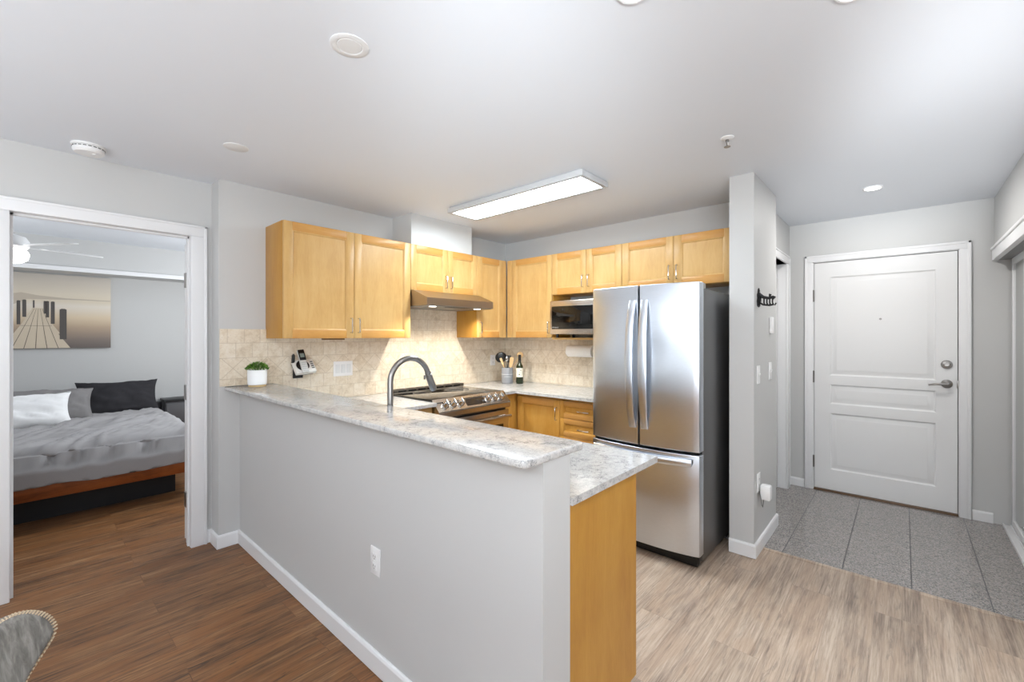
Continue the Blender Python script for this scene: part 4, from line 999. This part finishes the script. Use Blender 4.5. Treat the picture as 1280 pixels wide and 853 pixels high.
md = o.modifiers.new('thickness', 'SOLIDIFY'); md.thickness = 0.012; md.offset = 1.0
def pillow(label, loc, rot, w, h, t, m, seed, group=None, cat='pillow'):
    th_ = thing('pillow', label, cat, loc, 0, group); th_.rotation_euler = rot
    b = MB(); N = 26
    def P(u, v, s):
        k = 1 - 0.10 * (1 - abs(u) ** 2.5) * abs(v) ** 3; k2 = 1 - 0.09 * (1 - abs(v) ** 2) * abs(u) ** 3
        th2 = t * 0.5 * ((1 - abs(u) ** 3.0) * (1 - abs(v) ** 3.0)) ** 0.55
        nz = noise.noise(Vector((u * 2.5 + seed, v * 2.5, s))) * 0.022 + noise.noise(Vector((u * 5 + v * 3 + seed, v * 3.5 - u * 2, s * 2))) * 0.014 + noise.noise(Vector((u * 12 + seed, v * 9 + u * 5, s * 2))) * 0.005
        edge = 1 - max(abs(u), abs(v)) ** 6
        return (u * w / 2 * k2, s * (th2 + nz * edge), v * h / 2 * k + nz * 0.5)
    for s in (-1, 1):
        b.grid([[P(-1 + 2 * i / N, -1 + 2 * j / N, s) for i in range(N + 1)] for j in range(N + 1)])
    b.build('cushion', m, th_, angle=180, weld=True); return th_
GP = 'pillows on the bed'
pillow('dark charcoal pillow standing against the wall on the bed', (0.735, 6.57, 0.715), (math.radians(-24), 0, math.radians(-2)), 0.70, 0.40, 0.17, fabric('pillow_charcoal', '#2d2c2f', '#3a393c'), 1.0, GP)
pillow('rumpled mid-grey pillow behind the white pillow', (0.17, 6.36, 0.705), (math.radians(-30), math.radians(2), math.radians(3)), 0.70, 0.38, 0.20, fabric('pillow_grey', '#8d8a89', '#7a7879'), 5.0, GP)
pillow('plain white pillow at the front of the bed pillows', (-0.02, 6.08, 0.700), (math.radians(-32), 0, math.radians(2)), 0.72, 0.36, 0.17, fabric('pillow_white', '#f0f0ef', '#e6e6e8'), 9.0, GP)
ns = thing('nightstand', 'low dark grey nightstand right of the bed', 'nightstand', (1.62, 6.86, 0.0))
MB().box(-0.44, -0.12, 0.05, 0.40, 0.12, 0.595, 0.004).box(-0.38, -0.10, 0.0, 0.38, 0.11, 0.05).build('body', mat('nightstand_grey', '#58585a', 0.5), ns)
MB().box(-0.45, -0.14, 0.5955, 0.415, 0.125, 0.625, 0.003).build('top', mat('nightstand_top', '#2a2a2b', 0.4), ns)
for z in (0.10, 0.345):
    o = MB().box(-0.43, -0.136, z, 0.39, -0.121, z + 0.225, 0.003).build('drawer', mat('nightstand_drawer', '#626264', 0.5), ns)
    MB().box(-0.06, -0.155, z + 0.12, 0.06, -0.136, z + 0.13, 0.002).build('handle', M['black'], o)
# picture: a jetty running out over still water
pcx0, pcx1, pz0, pz1 = -0.42, 0.708, 1.270, 2.082
pic = thing('wall_picture', 'canvas print of a wooden jetty over misty water, above the bed', 'picture', ((pcx0 + pcx1) / 2, BY - 0.001, pz0))
mp = mat('print_sky_and_water', '#d8cbb6', 0.6); t = NT(mp)
sep = t.n('ShaderNodeSeparateXYZ'); t.l(t.obj(), sep.inputs[0])
zn = t.math('DIVIDE', sep.outputs[2], pz1 - pz0)
wv = t.math('ADD', zn, t.math('MULTIPLY', t.math('SUBTRACT', t.noise(t.mapped((3, 1, 20)), 1, 4), 0.5), 0.03))
t.color(t.ramp(wv, [(0.0, '#6c6460'), (0.12, '#847870'), (0.30, '#b59f88'), (0.42, '#d5c2a6'), (0.58, '#ded5c8'), (0.64, '#d8ccb8'), (0.74, '#d9cebc'), (0.90, '#cfc6ba'), (1.0, '#c6bfb6')]))
PW = pcx1 - pcx0; PH = pz1 - pz0
MB().box(-PW / 2, -0.035, 0, PW / 2, 0, PH, 0.002).build('canvas', mp, pic)
m_pl = mat('print_jetty_boards', '#cfc0aa', 0.6); m_po = mat('print_posts', '#57524f', 0.6); m_ln = mat('print_board_lines', '#6d6259', 0.6); m_hl = mat('print_far_shore', '#a4978a', 0.6)
jx = -0.016; yP = -0.0355
b = MB()
hz = PH * 0.66; e0 = (jx, PH * 0.545)
b.prism([(jx - 0.31, 0.004), (jx + 0.245, 0.004), (jx + 0.15, 0.16), (jx + 0.165, 0.165), (jx + 0.085, 0.30), (jx + 0.095, 0.305), (jx + 0.058, 0.38), (jx + 0.04, 0.437), (jx - 0.042, 0.437), (jx - 0.075, 0.37), (jx - 0.10, 0.33), (jx - 0.09, 0.325), (jx - 0.185, 0.15), (jx - 0.175, 0.145), (jx - 0.255, 0.02)], 'y', yP - 0.0008, yP + 0.0006); b.build('jetty', m_pl, pic)
b = MB()
for k in range(-2, 3):
    xa = jx - 0.02 + k * 0.085; xb = jx + k * 0.0145
    b.prism([(xa - 0.003, 0.004), (xa + 0.003, 0.004), (xb + 0.001, 0.434), (xb - 0.001, 0.434)], 'y', yP - 0.0014, yP - 0.0004)
b.prism([(jx - 0.13, 0.246), (jx + 0.10, 0.246), (jx + 0.10, 0.249), (jx - 0.13, 0.249)], 'y', yP - 0.0014, yP - 0.0004)
b.build('board_lines', m_ln, pic)
b = MB()
for (x, z0, z1, w_) in ((0.172, 0.10, 0.43, 0.027), (0.092, 0.27, 0.51, 0.015), (0.052, 0.34, 0.515, 0.012), (0.034, 0.38, 0.515, 0.010), (-0.117, 0.34, 0.52, 0.014), (-0.158, 0.26, 0.51, 0.013), (-0.224, 0.085, 0.43, 0.025), (-0.049, 0.44, 0.52, 0.006)):
    b.prism([(x - w_, z0), (x + w_, z0), (x + w_, z1), (x + w_ * 0.5, z1 + w_ * 0.3), (x - w_ * 0.5, z1 + w_ * 0.3), (x - w_, z1)], 'y', yP - 0.0022, yP - 0.0012)
b.build('posts', m_po, pic)
b = MB()
b.prism([(-PW / 2 + 0.003, hz - 0.11), (-0.25, hz - 0.10), (-0.1, hz - 0.004), (0.12, hz + 0.002), (0.3, hz + 0.006), (PW / 2 - 0.003, hz + 0.004), (PW / 2 - 0.003, hz + 0.012), (0.2, hz + 0.02), (-0.02, hz + 0.04), (-0.14, hz + 0.065), (-0.2, hz + 0.05), (-0.4, hz + 0.02), (-PW / 2 + 0.003, hz + 0.03)][1:-1], 'y', yP - 0.0004, yP + 0.0006)
b.build('far_shore', mat('print_far_shore_mist', '#bfb3a3', 0.6), pic)
# ceiling fan with lit bowl
fn = thing('ceiling_fan', 'white bedroom ceiling fan with a lit glass bowl', 'ceiling fan', (-0.055, 5.1, CZ))
MB().lathe([(0.001, -0.001), (0.075, -0.001), (0.075, -0.02), (0.03, -0.075), (0.014, -0.08)], seg=32).build('canopy', M['white_p'], fn)
MB().cyl((0, 0, -0.075), (0, 0, -0.26), 0.013, 16).build('downrod', M['white_p'], fn)
MB().lathe([(0.02, -0.255), (0.085, -0.275), (0.105, -0.31), (0.105, -0.35), (0.085, -0.375), (0.04, -0.38)], seg=36).build('motor', M['white_p'], fn)
for k in range(5):
    a = k / 5 * 2 * PI + 0.30; R_ = Matrix.Rotation(a, 4, 'Z') @ Matrix.Rotation(math.radians(10), 4, 'X')
    q = MB().addbm(slab(rounded(0.17, -0.06, 0.56, 0.06, 0.05, (0, 1, 2, 3)), -0.004, 0.004, 0.001)).box(0.09, -0.015, -0.006, 0.2, 0.015, -0.004)
    xf(q, Matrix.Translation((0, 0, -0.345)) @ R_); q.build('blade', M['white_p'], fn)
MB().lathe([(0.095, -0.385), (0.105, -0.41), (0.095, -0.45), (0.06, -0.475), (0.001, -0.485)], seg=36).build('bowl', mat('fan_bowl_lit', '#ffffff', 0.4, emit=(1, 0.98, 0.95, 1), estr=5), fn)

# ------------------------------------------------------------------ dining chair at the lower left
ch = thing('dining_chair', 'grey leather dining chair back with pale stitched edge', 'chair', (-0.074, 1.231, 0.0), math.atan2(0.906, 0.423))
M['leather'] = mat('leather_grey', '#77736e', 0.5, spec=0.35); t = NT(M['leather'])
ln = t.noise(t.mapped((70, 70, 12)), 1, 6, 0.65, 0.5)
t.color(t.ramp(ln, [(0.32, '#5e5b57'), (0.5, '#7b7873'), (0.68, '#98958f')])); t.bump(t.noise(t.obj(), 120, 4), 0.2, 0.001)
# local x: along the width (far edge +), local -y: the inner face, towards the seat
def outline(z):                                                     # half width of the back at height z
    t_ = 0.762 - z
    hw = 0.120 + 0.100 * math.exp(-(max(0.0, t_) / 0.062) ** 2)
    if z > 0.762: hw = 0.22 - 0.07 * (1 - math.sqrt(max(0.0, 1 - ((z - 0.762) / 0.0685) ** 2)))
    return hw
NZ, NX = 44, 26
def backp(i, j, th_):
    z = 0.44 + 0.39 * (1 - (1 - i / NZ) ** 1.7); hw = outline(z); u = -1 + 2 * j / NX
    x = u * hw; y = 0.22 * (z - 0.76) + 0.030 - 0.060 * (abs(x) / 0.22) ** 2
    r = 0.014 * math.sqrt(max(0.0, 1 - abs(u) ** 8)) * math.sqrt(max(0.0, 1 - (i / NZ) ** 14)) + 0.005
    return (x, y + th_ * r, z)
b = MB()
g0 = [[backp(i, j, -1) for j in range(NX + 1)] for i in range(NZ + 1)]; g1 = [[backp(i, j, 1) for j in range(NX + 1)] for i in range(NZ + 1)]
b.grid(g0); b.grid(g1)
per = [(i, 0) for i in range(NZ + 1)] + [(NZ, j) for j in range(1, NX + 1)] + [(i, NX) for i in range(NZ - 1, -1, -1)] + [(0, j) for j in range(NX - 1, 0, -1)]
b.grid([[g0[i][j] for i, j in per], [g1[i][j] for i, j in per]], closed=True)
bk = b.build('backrest', M['leather'], ch, angle=60, weld=True)
# stitching: small slanted stitches along the rim
edge = [Vector(backp(i, NX, -1)) for i in range(2, NZ + 1)]
edge += [Vector(backp(NZ, j, -1)) for j in range(NX - 1, 0, -1)] + [Vector(backp(i, 0, -1)) for i in range(NZ, 1, -1)]
b = MB(); acc = 0.0
for p, q in zip(edge[:-1], edge[1:]):
    L = (q - p).length; n = max(1, int(round(L / 0.0075)))
    for k in range(n):
        c = p.lerp(q, (k + 0.5) / n); d = (q - p).normalized(); inn = (Vector((0, c.y, 0.66)) - Vector((c.x, c.y, c.z))).normalized()
        b.tube([c + inn * 0.009 + Vector((0, -0.0030, 0)) + d * 0.003, c + Vector((0, -0.004, 0)) - d * 0.001, c - inn * 0.001 + Vector((0, 0.001, 0)) - d * 0.003], 0.0021, 6)
st_ = b.build('stitching', mat('thread_cream', '#bba78d', 0.7), bk)
MB().addbm(slab(rounded(-0.215, -0.46, 0.215, -0.03, 0.07, (0, 1, 2, 3)), 0.41, 0.47, 0.02)).build('seat', M['leather'], ch, angle=50)
for (sx, sy) in ((-1, -1), (1, -1), (-1, 1), (1, 1)):
    MB().tube([(sx * 0.15, -0.245 + sy * 0.15, 0.412), (sx * 0.21, -0.245 + sy * 0.22, 0.0)], [0.013, 0.009], 12).build('leg', M['black_m'], ch)
